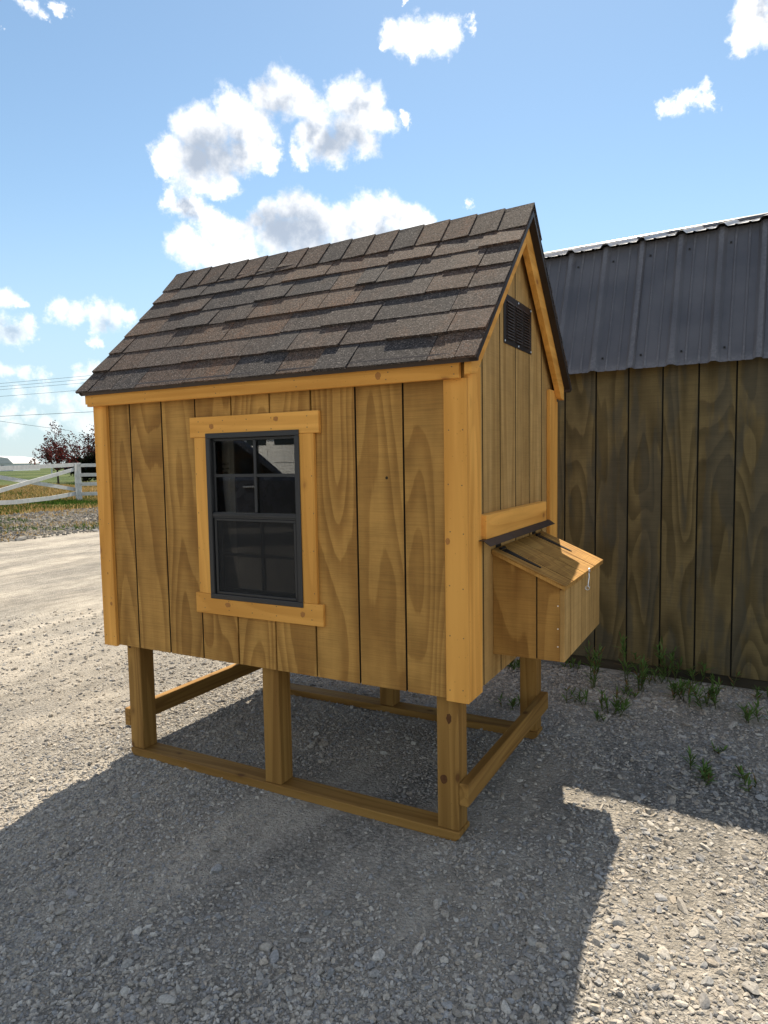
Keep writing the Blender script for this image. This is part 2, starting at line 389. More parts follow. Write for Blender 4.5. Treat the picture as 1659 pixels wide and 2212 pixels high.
def smooth_noise(x, y, seed, scale):
    r = np.random.default_rng(seed); T = r.random((64, 64)); x = x * scale + 13.7; y = y * scale + 5.1
    xi = np.floor(x).astype(int); yi = np.floor(y).astype(int); fx = x - xi; fy = y - yi
    fx = fx * fx * (3 - 2 * fx); fy = fy * fy * (3 - 2 * fy)
    g = lambda a, b: T[a % 64, b % 64]
    return (g(xi, yi) * (1 - fx) + g(xi + 1, yi) * fx) * (1 - fy) + (g(xi, yi + 1) * (1 - fx) + g(xi + 1, yi + 1) * fx) * fy
ICO_V = []; phi = (1 + 5 ** .5) / 2
for a in (-1, 1):
    for b in (-phi, phi): ICO_V += [(0, a, b), (a, b, 0), (b, 0, a)]
ICO_V = np.array(ICO_V) / np.linalg.norm(ICO_V[0])
def hull_faces(V):
    bm = bmesh.new(); vs = [bm.verts.new(v) for v in V]; bm.verts.ensure_lookup_table(); bm.verts.index_update()
    bmesh.ops.convex_hull(bm, input=vs); bm.verts.index_update()
    f = [[v.index for v in q.verts] for q in bm.faces]; bm.free(); return np.array(f)
ICO_F = hull_faces(ICO_V)
STONE_COLS = np.array([(.43, .39, .33), (.37, .335, .285), (.27, .26, .25), (.29, .295, .30), (.46, .42, .36), (.40, .345, .275), (.24, .23, .22), (.50, .47, .42)])
def stones(name, X, Y, R, sink=.35, flat=(.45, .9), sub=False, seed=1):
    r = np.random.default_rng(seed); n = len(X)
    T, F = ICO_V, ICO_F
    if sub:
        e = {}; V = [tuple(v) for v in T]; F2 = []
        def midp(i, j):
            k = (min(i, j), max(i, j))
            if k not in e:
                m = (np.array(V[i]) + np.array(V[j])); V.append(tuple(m / np.linalg.norm(m))); e[k] = len(V) - 1
            return e[k]
        for a, b, c_ in F:
            ab, bc, ca = midp(a, b), midp(b, c_), midp(c_, a); F2 += [(a, ab, ca), (b, bc, ab), (c_, ca, bc), (ab, bc, ca)]
        T, F = np.array(V), np.array(F2)
    m = len(T)
    V = T[None] * (1 + r.normal(0, .10 if sub else .17, (n, m, 1)))
    if sub:   # planar cuts make them angular
        for _ in range(8):
            nn = r.normal(size=(n, 1, 3)); nn /= np.linalg.norm(nn, axis=2, keepdims=True); h = r.uniform(.38, .78, (n, 1))
            dd_ = (V * nn).sum(2) - h; V = V - nn * np.maximum(dd_, 0)[..., None]
    S3 = np.stack([r.uniform(.9, 1.7, n), r.uniform(.6, 1.0, n), r.uniform(*flat, n)], 1)[:, None] * R[:, None, None]
    V = V * S3
    a = r.uniform(0, 2 * np.pi, n); tl = r.normal(0, .25, n)
    ct, st = np.cos(tl)[:, None], np.sin(tl)[:, None]
    x, y, z = V[..., 0], V[..., 1], V[..., 2]; x, z = x * ct - z * st, x * st + z * ct
    ca, sa = np.cos(a)[:, None], np.sin(a)[:, None]; x, y = x * ca - y * sa, x * sa + y * ca
    zo = (S3[:, 0, 2] * (1 - 2 * sink))[:, None]
    V = np.stack([x + X[:, None], y + Y[:, None], z + zo], 2).reshape(-1, 3)
    FF = (F[None] + (np.arange(n) * m)[:, None, None]).reshape(-1, 3)
    c_ = (STONE_COLS[r.integers(0, len(STONE_COLS), n)] * .72 + STONE_COLS.mean(0) * .26) * r.uniform(.75, 1.1, (n, 1))
    C = np.concatenate([np.repeat(c_, m, 0), np.ones((n * m, 1))], 1)
    return V, FF, C
def in_view(X, Y, pad=.12):
    dx, dy = X - CAM.x, Y - CAM.y; d = dx * FWD.x + dy * FWD.y - CAM.z * FWD.z * 1.0
    a = (dx * RIGHT.x + dy * RIGHT.y) / np.maximum(d, .01); b = (dx * UP.x + dy * UP.y - CAM.z * UP.z) / np.maximum(d, .01)
    return (d > .3) & (abs(a) < .566 + pad) & (b > -.754 - pad)
def scatter(n, r0, r1, pw, seed):
    r = np.random.default_rng(seed); az0 = math.atan2(FWD.x, FWD.y)
    az = az0 + r.uniform(-.85, .85, n); u = r.random(n)
    rr = (r0 ** pw + u * (r1 ** pw - r0 ** pw)) ** (1 / pw)
    X = CAM.x + rr * np.sin(az); Y = CAM.y + rr * np.cos(az); return X, Y
def not_in_shed(X, Y): return ~((Y > 2.40) & (X > -.5))
def stony(X, Y):
    s = .55 * smooth_noise(X, Y, 5, .9) + .3 * smooth_noise(X, Y, 6, 2.7) + .15 * smooth_noise(X, Y, 8, 7.)
    return np.clip((s - .30) / .3, 0, 1) * np.where(X < .3, np.clip(.85 + X * .55, .05, 1), 1)
X, Y = scatter(250000, 1.3, 7.5, .55, 11)
k = in_view(X, Y) & not_in_shed(X, Y) & (RNG.random(len(X)) < .10 + .90 * stony(X, Y)); X, Y = X[k][:108000], Y[k][:108000]
R = np.clip(RNG.lognormal(math.log(.0045), .40, len(X)), .0020, .012)
R *= np.clip(np.hypot(X - CAM.x, Y - CAM.y) / 3.6, .9, 1.7)
V, F, C = stones('s', X, Y, R, seed=2)
g = fast('gravel', V, F, 'stones', col=C); tag(g, 'fine loose grey and tan gravel covering the yard', 'gravel', kind='stuff')
X, Y = scatter(17000, 1.3, 9, .7, 12)
k = in_view(X, Y) & not_in_shed(X, Y) & (RNG.random(len(X)) < stony(X, Y) ** 1.3); X, Y = X[k][:2100], Y[k][:2100]
R = np.clip(RNG.lognormal(math.log(.0098), .34, len(X)), .006, .026)
V, F, C = stones('s', X, Y, R, sub=True, seed=3)
X2, Y2 = scatter(40000, 1.3, 6., .8, 17); k = in_view(X2, Y2) & not_in_shed(X2, Y2) & (RNG.random(len(X2)) < np.clip((X2 - 1.75) * 1.6, 0, 1) * (.25 + .75 * smooth_noise(X2, Y2, 9, 1.6))); X2, Y2 = X2[k][:6500], Y2[k][:6500]
R2 = np.clip(RNG.lognormal(math.log(.0086), .36, len(X2)), .0045, .024)
V2, F2, C2 = stones('s', X2, Y2, R2, flat=(.28, .6), sub=True, seed=4); F = np.concatenate([F, F2 + len(V)]); V = np.concatenate([V, V2]); C = np.concatenate([C, C2])
g = fast('coarse_gravel', V, F, 'stones', col=C); tag(g, 'coarser angular stones mixed through the yard gravel', 'gravel', kind='stuff')
BIG = [(2.283,1.948,.055),(2.743,1.723,.05),(2.873,.92,.045),(2.543,.718,.04),(2.465,.592,.036),(2.572,1.015,.036),(2.347,1.277,.03),(1.558,-1.025,.034),(1.435,-1.044,.032),
       (1.611,-.858,.03),(1.559,-.753,.03),(1.236,-1.003,.028),(1.101,-.621,.024),(.65,-.897,.026),(1.058,-.429,.022),(2.477,-.165,.04),(2.646,-.003,.03),(2.843,-.277,.04),(2.732,-.305,.03),(2.254,-.367,.034),(2.731,-.012,.026)]
for i, (x, y, r_) in enumerate(BIG):
    V, F, C = stones('s', np.array([x]), np.array([y]), np.array([r_ * .72]), sink=.3, flat=(.4, .6), sub=True, seed=40 + i); C[:, :3] = C[:, :3] * .55 + np.array([.13, .125, .115])
    o = fast('stone', V, F, 'stones', col=C, origin=(x, y, 0))
    if i == 0: tag(o, 'large flat pale stone lying among the weeds by the dark shed', 'stone', 'larger stones on the gravel')
    else: tag(o, 'larger angular grey stone lying loose on the gravel', 'stone', 'larger stones on the gravel')

# ================================================================== CHICKEN COOP
L, D = 1.903, 1.245; T = .019; ZB, ZE = .572, 1.748
RY, RZ = D / 2, 2.532                          # ridge
coop = thing('chicken_coop', 'raised wooden chicken coop with shingled roof, small dark window and nest box on its side', 'coop', (L / 2, D / 2, 0))
GR = [.2099 + .2073 * k for k in range(8)]; GW = .0075
SY = [.194, .401, .608, .815, 1.022]
WX0, WX1, WZ0, WZ1 = .712, 1.19, .872, 1.582   # wall opening
def rz(y, off=0.): return RZ - off - abs(y - RY)

# --- front wall
fw = box('front_wall', .004, .700, .0135, .018, ZB + .002, 1.83, 'groove', coop, 0)
for nm, a in (('wall_back', (1.2, L - .004, .0135, .018, ZB + .002, 1.83)), ('wall_back', (.700, 1.2, .0135, .018, ZB + .002, WZ0)), ('wall_back', (.700, 1.2, .0135, .018, WZ1, 1.83))):
    box(nm, *a, 'groove', fw, 0)
xs = [0.] + GR + [L]
for i in range(len(xs) - 1):
    a = xs[i] + (GW / 2 if i else 0); b = xs[i + 1] - (GW / 2 if i < len(xs) - 2 else 0)
    if b <= WX0 or a >= WX1: stain_edges(box('siding_board', a, b, 0, .0135, ZB, 1.83, 'ply_z', fw, .0012), (1, 0, 0), 'groove')
    elif a >= WX0 and b <= WX1:
        box('siding_board', a, b, 0, .0135, ZB, WZ0, 'ply_z', fw, .0012); box('siding_board', a, b, 0, .0135, WZ1, 1.83, 'ply_z', fw, .0012)
    elif a < WX0: prism('siding_board', [(a, ZB), (b, ZB), (b, WZ0), (WX0, WZ0), (WX0, WZ1), (b, WZ1), (b, 1.83), (a, 1.83)], 1, 0, .0135, 'ply_z', fw)
    else: prism('siding_board', [(b, ZB), (a, ZB), (a, WZ0), (WX1, WZ0), (WX1, WZ1), (a, WZ1), (a, 1.83), (b, 1.83)], 1, 0, .0135, 'ply_z', fw)
# --- rear wall
rw = box('rear_wall', .004, L - .004, D - .018, D - .0135, ZB + .002, 1.83, 'groove', coop, 0)
for i in range(len(xs) - 1):
    box('siding_board', xs[i] + GW / 2, xs[i + 1] - GW / 2, D - .0135, D, ZB, 1.83, 'ply_z', rw, .0012)
# --- gable walls
for side, x0, x1, xb0, xb1 in (('right_wall', L - .0135, L, L - .018, L - .0135), ('left_wall', 0, .0135, .0135, .018)):
    e0, e1 = .02, D - .02
    gw = prism(side, [(e0, ZB + .002), (e1, ZB + .002), (e1, rz(e1, .06)), (RY, RZ - .06), (e0, rz(e0, .06))], 0, xb0, xb1, 'groove', coop)
    ys = [.0135] + SY + [D - .0135]
    for i in range(len(ys) - 1):
        a = ys[i] + (.0048 if i else 0); b = ys[i + 1] - (.0048 if i < len(ys) - 2 else 0)
        top = [(b, rz(b, .055)), (a, rz(a, .055))]
        if a < RY < b: top.insert(1, (RY, RZ - .055))
        stain_edges(prism('siding_board', [(a, ZB), (b, ZB)] + top, 0, x0, x1, 'ply_side', gw), (0, 1, 0), 'groove')
# --- floor and inside framing
box('floor', .02, L - .02, .02, D - .02, ZB + .03, ZB + .05, 'inner', coop, 0)
for x in (.16, 1.6): box('floor_joist', .02, L - .02, .1 if x < 1 else D - .14, .14 if x < 1 else D - .10, ZB - .0, ZB + .03, 'post_x', coop)
stud = box('inside_stud', .622, .697, .13, .168, ZB + .05, 2.0, 'stud', coop)
tag(stud, 'pale raw stud with a black grading stamp seen through the window')
rs = random.Random(5); parts = []
for row, (z0, h) in enumerate(((1.452, .012), (1.432, .009), (1.405, .018))):
    x = .628
    while x < .692:
        w_ = rs.uniform(.003, .0075); 
        if rs.random() < .86: parts.append((bxv(x, x + w_ * .55, .1285, .1297, z0, z0 + h * rs.uniform(.6, 1)), BF)); parts.append((bxv(x, x + w_, .1285, .1297, z0 + h * rs.choice([0, .4, .8]), z0 + h * rs.choice([.2, .55, 1])), BF))
        x += w_ + .0022
st = join('grading_stamp', parts, 'ink', stud); tag(st, 'smudged unreadable lumber stamp', kind=None)
for x in (.016, L - .054): box('inside_stud', x, x + .038, RY - .05, RY + .039, ZB + .05, 2.35, 'inner', coop)

# --- corner and eave trim
def nails(parent, pts, ax, mat='nail', r=.0026, out=1):
    parts = []
    for p in pts:
        p = Vector(p); vs = [p]; n_ = 6
        for k in range(n_):
            q = 2 * math.pi * k / n_; u, v_ = r * math.cos(q), r * math.sin(q)
            vs.append(p + Vector({0: (0, u, v_), 1: (u, 0, v_), 2: (u, v_, 0)}[ax]))
        tip = Vector((0, 0, 0)); tip[ax] = out * .0012; vs[0] = p + tip
        parts.append((vs, [(0, 1 + k, 1 + (k + 1) % n_) for k in range(n_)]))
    o = join('nail_heads', parts, mat, parent); o['kind'] = 'stuff'; return o
rn = random.Random(11)
def zpts(x0, x1, y, z0, z1, step=.19):
    out = []; z = z0 + .05
    while z < z1 - .02:
        out += [(x0 + .018 + rn.uniform(-.004, .004), y, z + rn.uniform(-.012, .012)), (x1 - .018 + rn.uniform(-.004, .004), y, z + rn.uniform(-.012, .012))]; z += step
    return out
TB = ZB - .004
for x0, x1 in ((-T, .070), (L - .070, L + T)):
    c_ = box('corner_trim', x0, x1, -T, -.0005, TB, ZE, 'trim_z', coop); nails(c_, zpts(x0, x1, -T - .0004, TB, ZE), 1, out=-1)
    box('corner_trim', x0, x1, D + .0005, D + T, TB, ZE, 'trim_z', coop)
for x0, x1 in ((L + .0005, L + T), (-T, -.0005)):
    c_ = box('corner_trim', x0, x1, .0, .128, TB, 1.80, 'trim_z', coop)
    box('corner_trim', x0, x1, D - .128, D + .0, TB, 1.80, 'trim_z', coop)
fa = box('fascia', -.034, 1.9035, -.041, -.0195, 1.745, 1.802, 'trim_x', coop)
nails(fa, [(x + rn.uniform(-.008, .008), -.0414, z) for x in (.0, .37, .78, 1.2, 1.62, 1.88) for z in (1.76, 1.786)], 1, out=-1)
box('fascia', -.034, 1.9035, D + .0195, D + .041, 1.745, 1.802, 'trim_x', coop)

# --- roof
XL, XR = -.058, 1.983
sl_ = math.sqrt(.5)
roof = prism('roof', [(-.05, rz(-.05, .045)), (RY, RZ - .045), (D + .05, rz(-.05, .045)), (D + .05, rz(-.05, .03)), (RY, RZ - .03), (-.05, rz(-.05, .03))], 0, XL + .02, 1.949, 'inner', coop)
def on_roof(sgn, s, x, h):
    """point at distance s down the slope from the ridge, h above the deck; sgn -1 front, +1 rear"""
    y0 = RY; z0 = RZ - .026
    return Vector((x, y0 + sgn * (s * sl_ + h * sl_), z0 - s * sl_ + h * sl_))
SLOPE = (RY + .078) / sl_
NC, CAPW = 7, .135
expo = (SLOPE - .10) / 6.15
rsg = random.Random(21)
for sgn in (-1, 1):
    for c_ in range(7):
        s1 = SLOPE - c_ * expo; s0 = max(s1 - expo - .03, .012)
        if s1 < .11: break
        x = XL; first = True
        while x < XR - .002:
            wd = rsg.choice([.105, .13, .155, .18, .21, .25, .29, .33])
            if first: wd *= rsg.uniform(.3, 1); first = False
            x2 = min(x + wd, XR)
            if XR - x2 < .05: x2 = XR
            j = rsg.uniform(-.0035, .0035); th = rsg.choice([.0055, .0065, .010, .0125]); lift = .0042 if c_ else .0015
            sj = [rsg.uniform(-.0018, .0018) for _ in range(2)]; gp = .0016
            a0 = [on_roof(sgn, s0, x + gp, .0005 + .0002 * c_), on_roof(sgn, s0, x2 - gp, .0005 + .0002 * c_), on_roof(sgn, s1 + j + sj[1], x2 - gp, lift), on_roof(sgn, s1 + j + sj[0], x + gp, lift)]
            a1 = [on_roof(sgn, s0, x + gp, .004), on_roof(sgn, s0, x2 - gp, .004), on_roof(sgn, s1 + j + sj[1], x2 - gp, lift + th + rsg.uniform(-.0006, .0012)), on_roof(sgn, s1 + j + sj[0], x + gp, lift + th + rsg.uniform(-.0006, .0012))]
            mesh('shingle', a0 + a1, BF, 'shingle', roof)
            x = x2
# ridge caps: bent pieces lapped along the ridge
NCAP = 16; cw = (XR - XL + .004) / NCAP
for i in range(NCAP):
    x0 = XL - .002 + i * cw
    prof = [(-1, .150, .004), (-1, .075, .007), (-1, .018, .009), (0, 0, 0), (1, .018, .009), (1, .075, .007), (1, .150, .004)]
    vs = []
    for xx, dz in ((x0 - .010, .003), (x0 + cw - .0012, .0085)):
        for th in (0, .0055):
            for sg, s_, h in prof:
                if sg == 0: vs.append(Vector((xx, RY, RZ - .026 + .014 + dz + th * 1.2)))
                else: vs.append(on_roof(sg, s_ + (rsg.uniform(-.002, .002) if s_ > .1 else 0), xx, h * .6 + dz + th))
    n = 7; fs = []
    for k in range(n - 1):
        fs += [(n + k, n + k + 1, 3 * n + k + 1, 3 * n + k), (k + 1, k, 2 * n + k, 2 * n + k + 1), (k, k + 1, n + k + 1, n + k), (2 * n + k + 1, 2 * n + k, 3 * n + k, 3 * n + k + 1)]
    fs += [(0, n, 3 * n, 2 * n), (n - 1, 3 * n - 1, 4 * n - 1, 2 * n - 1)]
    mesh('ridge_cap', vs, fs, 'shingle', roof)
# drip edges
for sg in (-1, 1):
    ye = RY + sg * (RY + .046); yf = RY + sg * (RY + .068)
    poly = [(ye, 1.800), (ye + sg * .010, 1.796), (yf, 1.826), (yf - sg * .004, 1.831), (ye, 1.831)]
    prism('drip_edge', poly, 0, XL + .004, XR - .004, 'brown_metal', roof)
    ridge_y = RY
    for xa, xb in ((1.9495, XR - .003), (XL + .003, XL + .010)):
        p0 = [(RY, RZ - .030), (RY, RZ - .053), (RY + sg * (RY + .058), rz(-.058, .053)), (RY + sg * (RY + .070), rz(-.070, .030))]
        o = prism('rake_drip_edge', p0, 0, xa, xb, 'brown_metal_dark', roof)
# rake boards
for xa, xb in ((L + T + .0005, 1.949), (-T - .028, -T - .0005)):
    for sg in (-1, 1):
        end = RY + .040
        o0, o1 = .0475, .162
        gap = .001
        p0 = [(RY + sg * gap, RZ - o0), (RY + sg * gap, RZ - o1), (RY + sg * (end - .055), RZ - o1 - (end - .055)), (RY + sg * end, RZ - o1 - (end - .055) - .006), (RY + sg * end, RZ - o0 - end)]
        prism('rake_board', p0, 0, xa, xb, 'trim_y', coop, .0015)
# soffit strip between wall and rake board, so the overhang is closed
for sg in (-1, 1):
    p0 = [(RY, RZ - .047), (RY, RZ - .060), (RY + sg * (RY + .03), RZ - .060 - (RY + .03)), (RY + sg * (RY + .03), RZ - .047 - (RY + .03))]
    prism('soffit', p0, 0, L + .0005, L + T, 'trim_y', coop)

# --- window
YT = -.019
wt_h = box('window_trim', .607, 1.295, YT, -.0005, 1.576, 1.665, 'trim_x', coop); nails(wt_h, [(x, YT - .0004, z) for x in (.66, .8, .93, 1.06, 1.24) for z in (1.60, 1.645)], 1, out=-1)
wt_s = box('window_trim', .607, 1.295, YT, -.0005, .790, .881, 'trim_x', coop); nails(wt_s, [(x, YT - .0004, z) for x in (.66, .8, .93, 1.06, 1.24) for z in (.815, .855)], 1, out=-1)
for x0, x1 in ((.630, .712), (1.19, 1.268)):
    o = box('window_trim', x0, x1, YT + .001, -.0005, .8815, 1.5755, 'trim_z', coop); nails(o, zpts(x0 - .008, x1 + .008, YT + .0006, .88, 1.57, .16), 1, out=-1)
win = thing('window', None, None); win.parent = coop; WL[win] = Vector((.951, -.02, 1.22)); win.location = WL[win] - WL[coop]
YF = -.0245
def wbox(nm, *a, mat='window_frame', bv=.0015, par=None): return box(nm, *a, mat, par or win, bv)
X0, X1, Z0, Z1 = .701, 1.2005, .862, 1.592
wbox('frame_rail', X0, X1, YF, -.0195, Z1 - .022, Z1); wbox('frame_rail', X0, X1, YF, -.0195, Z0, Z0 + .022)
wbox('frame_stile', X0, X0 + .023, YF, -.0195, Z0 + .0225, Z1 - .0225); wbox('frame_stile', X1 - .024, X1, YF, -.0195, Z0 + .0225, Z1 - .0225)
# jambs going back into the wall
wbox('jamb', X0 + .012, X0 + .0225, -.0193, .045, Z0 + .012, Z1 - .012); wbox('jamb', X1 - .0235, X1 - .012, -.0193, .045, Z0 + .012, Z1 - .012)
wbox('jamb', X0 + .023, X1 - .024, -.0193, .045, Z1 - .0215, Z1 - .012); wbox('jamb', X0 + .023, X1 - .024, -.0193, .045, Z0 + .012, Z0 + .0215)
IX0, IX1 = X0 + .0235, X1 - .0245
ZM0, ZM1 = 1.222, 1.247
mr = wbox('meeting_rail', IX0, IX1, -.018, .004, ZM0, ZM1); wbox('meeting_rail_lip', IX0, IX1, -.0215, -.0182, ZM0 + .008, ZM1 - .006, par=win)
# upper sash
us = wbox('upper_sash', IX0, IX1, -.004, .010, Z1 - .034, Z1 - .0225); wbox('sash_stile', IX0, IX0 + .010, -.004, .010, ZM1 + .0005, Z1 - .0345, par=us); wbox('sash_stile', IX1 - .010, IX1, -.004, .010, ZM1 + .0005, Z1 - .0345, par=us)
UMX, UMZ = .958, 1.4075
wbox('muntin', UMX - .0065, UMX + .0065, -.0065, .001, ZM1 + .001, Z1 - .035, par=us, bv=.001); 
for a, b in ((IX0 + .0105, UMX - .007), (UMX + .007, IX1 - .0105)):
    wbox('muntin', a, b, -.0065, .001, UMZ - .0065, UMZ + .0065, par=us, bv=.001)
for a, b in ((IX0 + .0102, UMX), (UMX, IX1 - .0102)):
    for c0, c1 in ((ZM1 + .001, UMZ), (UMZ, Z1 - .0347)):
        box('glass_pane', a + .0003, b - .0003, .0022, .0058, c0 + .0003, c1 - .0003, 'window_glass', us, 0)
# lower sash behind an insect screen
sf = wbox('screen_frame', IX0 + .006, IX0 + .018, -.016, -.006, Z0 + .034, ZM0 - .012)
wbox('screen_rail', IX1 - .018, IX1 - .006, -.016, -.006, Z0 + .034, ZM0 - .012, par=sf); wbox('screen_rail', IX0 + .006, IX1 - .006, -.016, -.006, Z0 + .0225, Z0 + .0335, par=sf); wbox('screen_rail', IX0 + .006, IX1 - .006, -.016, -.006, ZM0 - .0115, ZM0 - .001, par=sf)
box('insect_screen', IX0 + .018, IX1 - .018, -.0112, -.0106, Z0 + .034, ZM0 - .012, 'insect_screen', sf, 0)
ls = wbox('lower_sash', IX0, IX1, .012, .028, Z0 + .0225, Z0 + .048); wbox('sash_stile', IX0, IX0 + .022, .012, .028, Z0 + .0485, ZM0 + .01, par=ls); wbox('sash_stile', IX1 - .022, IX1, .012, .028, Z0 + .0485, ZM0 + .01, par=ls)
LMX, LMZ = .968, 1.058
wbox('muntin', LMX - .0065, LMX + .0065, .0105, .018, Z0 + .049, ZM0 + .01, par=ls, bv=.001)
for a, b in ((IX0 + .0225, LMX - .007), (LMX + .007, IX1 - .0225)):
    wbox('muntin', a, b, .0105, .018, LMZ - .0065, LMZ + .0065, par=ls, bv=.001)
for a, b in ((IX0 + .0222, LMX), (LMX, IX1 - .0222)):
    for c0, c1 in ((Z0 + .0482, LMZ), (LMZ, ZM0 + .01)):
        box('glass_pane', a + .0003, b - .0003, .0185, .0215, c0 + .0003, c1 - .0003, 'window_glass', ls, 0)
wbox('latch', IX1 - .03, IX1 - .012, -.020, -.016, Z0 + .0245, Z0 + .034)

# --- gable vent
vy0, vy1, vz0, vz1 = .447, .842, 1.936, 2.140
vent = box('vent', L + .0005, L + .0030, vy0, vy1, vz0, vz1, 'vent_brown', coop, .0005)
cwid = (vy1 - vy0 - .034 * 2 - .022 * 2) / 3
for k in range(3):
    a = vy0 + .034 + k * (cwid + .022); b = a + cwid
    for j in range(13):
        z = vz0 + .024 + j * .0121
        vs = [(L + .0028, a, z), (L + .0028, b, z), (L + .0105, b - .002, z - .001), (L + .0105, a + .002, z - .001), (L + .0028, a, z + .0098), (L + .0028, b, z + .0098), (L + .0092, b - .002, z + .0015), (L + .0092, a + .002, z + .0015)]
        mesh('louver', vs, BF, 'brown_metal', vent)
for y in (vy0 + .012, (vy0 + vy1) / 2, vy1 - .012):
    for z in (vz0 + .010, vz1 - .010): box('screw', L + .0031, L + .0062, y - .0045, y + .0045, z - .0045, z + .0045, 'zinc', vent, .0015)

# --- nest box on the right wall
NY0, NY1, NX, NZ = .303, .985, 2.191, .671
def lidz(x): return 1.101 + (x - L) * (.974 - 1.101) / (2.196 - L)
nest = box('nest_box', L + .001, NX - .018, NY0 + .016, NY1 - .016, NZ + .006, NZ + .022, 'ply_y', coop, .001)
for xa, xb in ((L + .0005, 2.079), (2.085, NX - .0185)):
    prism('side_board', [(xa, NZ), (xb, NZ), (xb, lidz(xb) - .020), (xa, lidz(xa) - .020)], 1, NY0, NY0 + .0155, 'ply_z', nest, .0008)
    prism('side_board', [(xa, NZ), (xb, NZ), (xb, lidz(xb) - .020), (xa, lidz(xa) - .020)], 1, NY1 - .0155, NY1, 'ply_z', nest, .0008)
prism('side_groove', [(2.077, NZ + .001), (2.087, NZ + .001), (2.087, lidz(2.087) - .021), (2.077, lidz(2.077) - .021)], 1, NY0 + .006, NY0 + .010, 'groove', nest)
fy = [NY0, .401, .608, .835, NY1]
box('front_groove', NX - .024, NX - .019, NY0 + .02, NY1 - .02, NZ + .004, .948, 'groove', nest, 0)
for i in range(4):
    fb = box('front_board', NX - .018, NX, fy[i] + (.003 if i else 0), fy[i + 1] - (.003 if i < 3 else 0), NZ, .9535, 'ply_side', nest, .0008)
    if i: stain_edges(fb, (0, 1, 0), 'groove')
for z in (.73, .80, .89): box('screw', NX - .028, NX - .023, NY0 - .0014, NY0 + .001, z - .002, z + .002, 'zinc', nest, 0)
lid = prism('lid', [(L + .003, lidz(L) - .019), (2.198, lidz(2.198) - .019), (2.198, lidz(2.198) - .006), (L + .003, lidz(L) - .006)], 1, NY0 - .021, 1.028, 'ply_x', nest, .0008)
ly = [NY0 - .021, .413, .620, .827, 1.028]
for i in range(4):
    lb_ = prism('lid_board', [(L + .003, lidz(L) - .0057), (2.199, lidz(2.199) - .0057), (2.199, lidz(2.199)), (L + .003, lidz(L))], 1, ly[i] + (.0032 if i else 0), ly[i + 1] - (.0032 if i < 3 else 0), 'ply_x', lid, .0008)
    if i: stain_edges(lb_, (0, 1, 0), 'groove')
for yg in ly[1:4]: prism('lid_groove', [(L + .004, lidz(L) - .0056), (2.1975, lidz(2.1975) - .0056), (2.1975, lidz(2.1975) - .0048), (L + .004, lidz(L) - .0048)], 1, yg - .0031, yg + .0031, 'groove', lid)
for yh in (.362, .885):
    n_ = Vector((1.101 - .974, 0, 2.196 - L)).normalized(); d_ = Vector((2.196 - L, 0, -(1.101 - .974))).normalized()
    o_ = Vector((L, yh, 1.101)); vs = []
    for u, wv in ((.03, .026), (.045, .024), (.075, .019), (.175, .009), (.195, .005)):
        for sgn in (-1, 1):
            for h in (.0004, .0040): vs.append(o_ + d_ * u + Vector((0, sgn * wv, 0)) + n_ * h)
    fs = []
    for k in range(4):
        b0 = k * 4; b1 = b0 + 4
        fs += [(b0 + 1, b0 + 3, b1 + 3, b1 + 1), (b0, b1, b1 + 2, b0 + 2), (b0, b0 + 1, b1 + 1, b1), (b0 + 2, b1 + 2, b1 + 3, b0 + 3)]
    fs += [(0, 2, 3, 1), (16, 17, 19, 18)]
    hg = mesh('hinge', vs, fs, 'black_iron', nest)
    v_, f_ = tubev([o_ + d_ * .022 + n_ * .006 + Vector((0, -.026, 0)), o_ + d_ * .022 + n_ * .006 + Vector((0, .026, 0))], .006)
    mesh('hinge_barrel', v_, f_, 'black_iron', hg)
    box('hinge_plate', L + .0005, L + .004, yh - .024, yh + .024, 1.099, 1.134, 'black_iron', hg, .0008)
box('nest_trim', L + .0005, 1.941, .129, .975, 1.158, 1.250, 'trim_y', coop)
prism('flashing', [(L + .001, 1.1575), (1.9415, 1.1575), (1.968, 1.139), (1.970, 1.1375), (1.9675, 1.137), (1.9405, 1.1555), (L + .001, 1.1555)], 1, .093, 1.028, 'brown_metal', coop)
# hook and eye
hk = []
def ring(c_, r_, ax, rad=.0022):
    return tubev([Vector(c_) + (Vector((0, math.cos(a), math.sin(a))) if ax == 0 else Vector((math.cos(a), 0, math.sin(a)))) * r_ for a in np.linspace(0, 2 * math.pi, 13)], rad, 6, False)
hookb = mesh('hook_latch', *tubev([(NX + .010, .690, .966), (NX + .0125, .687, .945), (NX + .011, .676, .918), (NX + .013, .668, .905), (NX + .020, .666, .905)], .0026, 8), 'zinc', nest)
for nm, c_, ax in (('hook_eye', (2.2035, .690, .972), 0), ('hook_eye', (NX + .010, .666, .900), 1)):
    v_, f_ = ring(c_, .0085, ax); mesh(nm, v_, f_, 'zinc', hookb)
for y, z in ((.690, .972), (.666, .900)): mesh('screw_shank', *tubev([(NX - .001, y, z - (.006 if z > .95 else 0)), (NX + .010, y, z)], .002, 6), 'zinc', hookb)

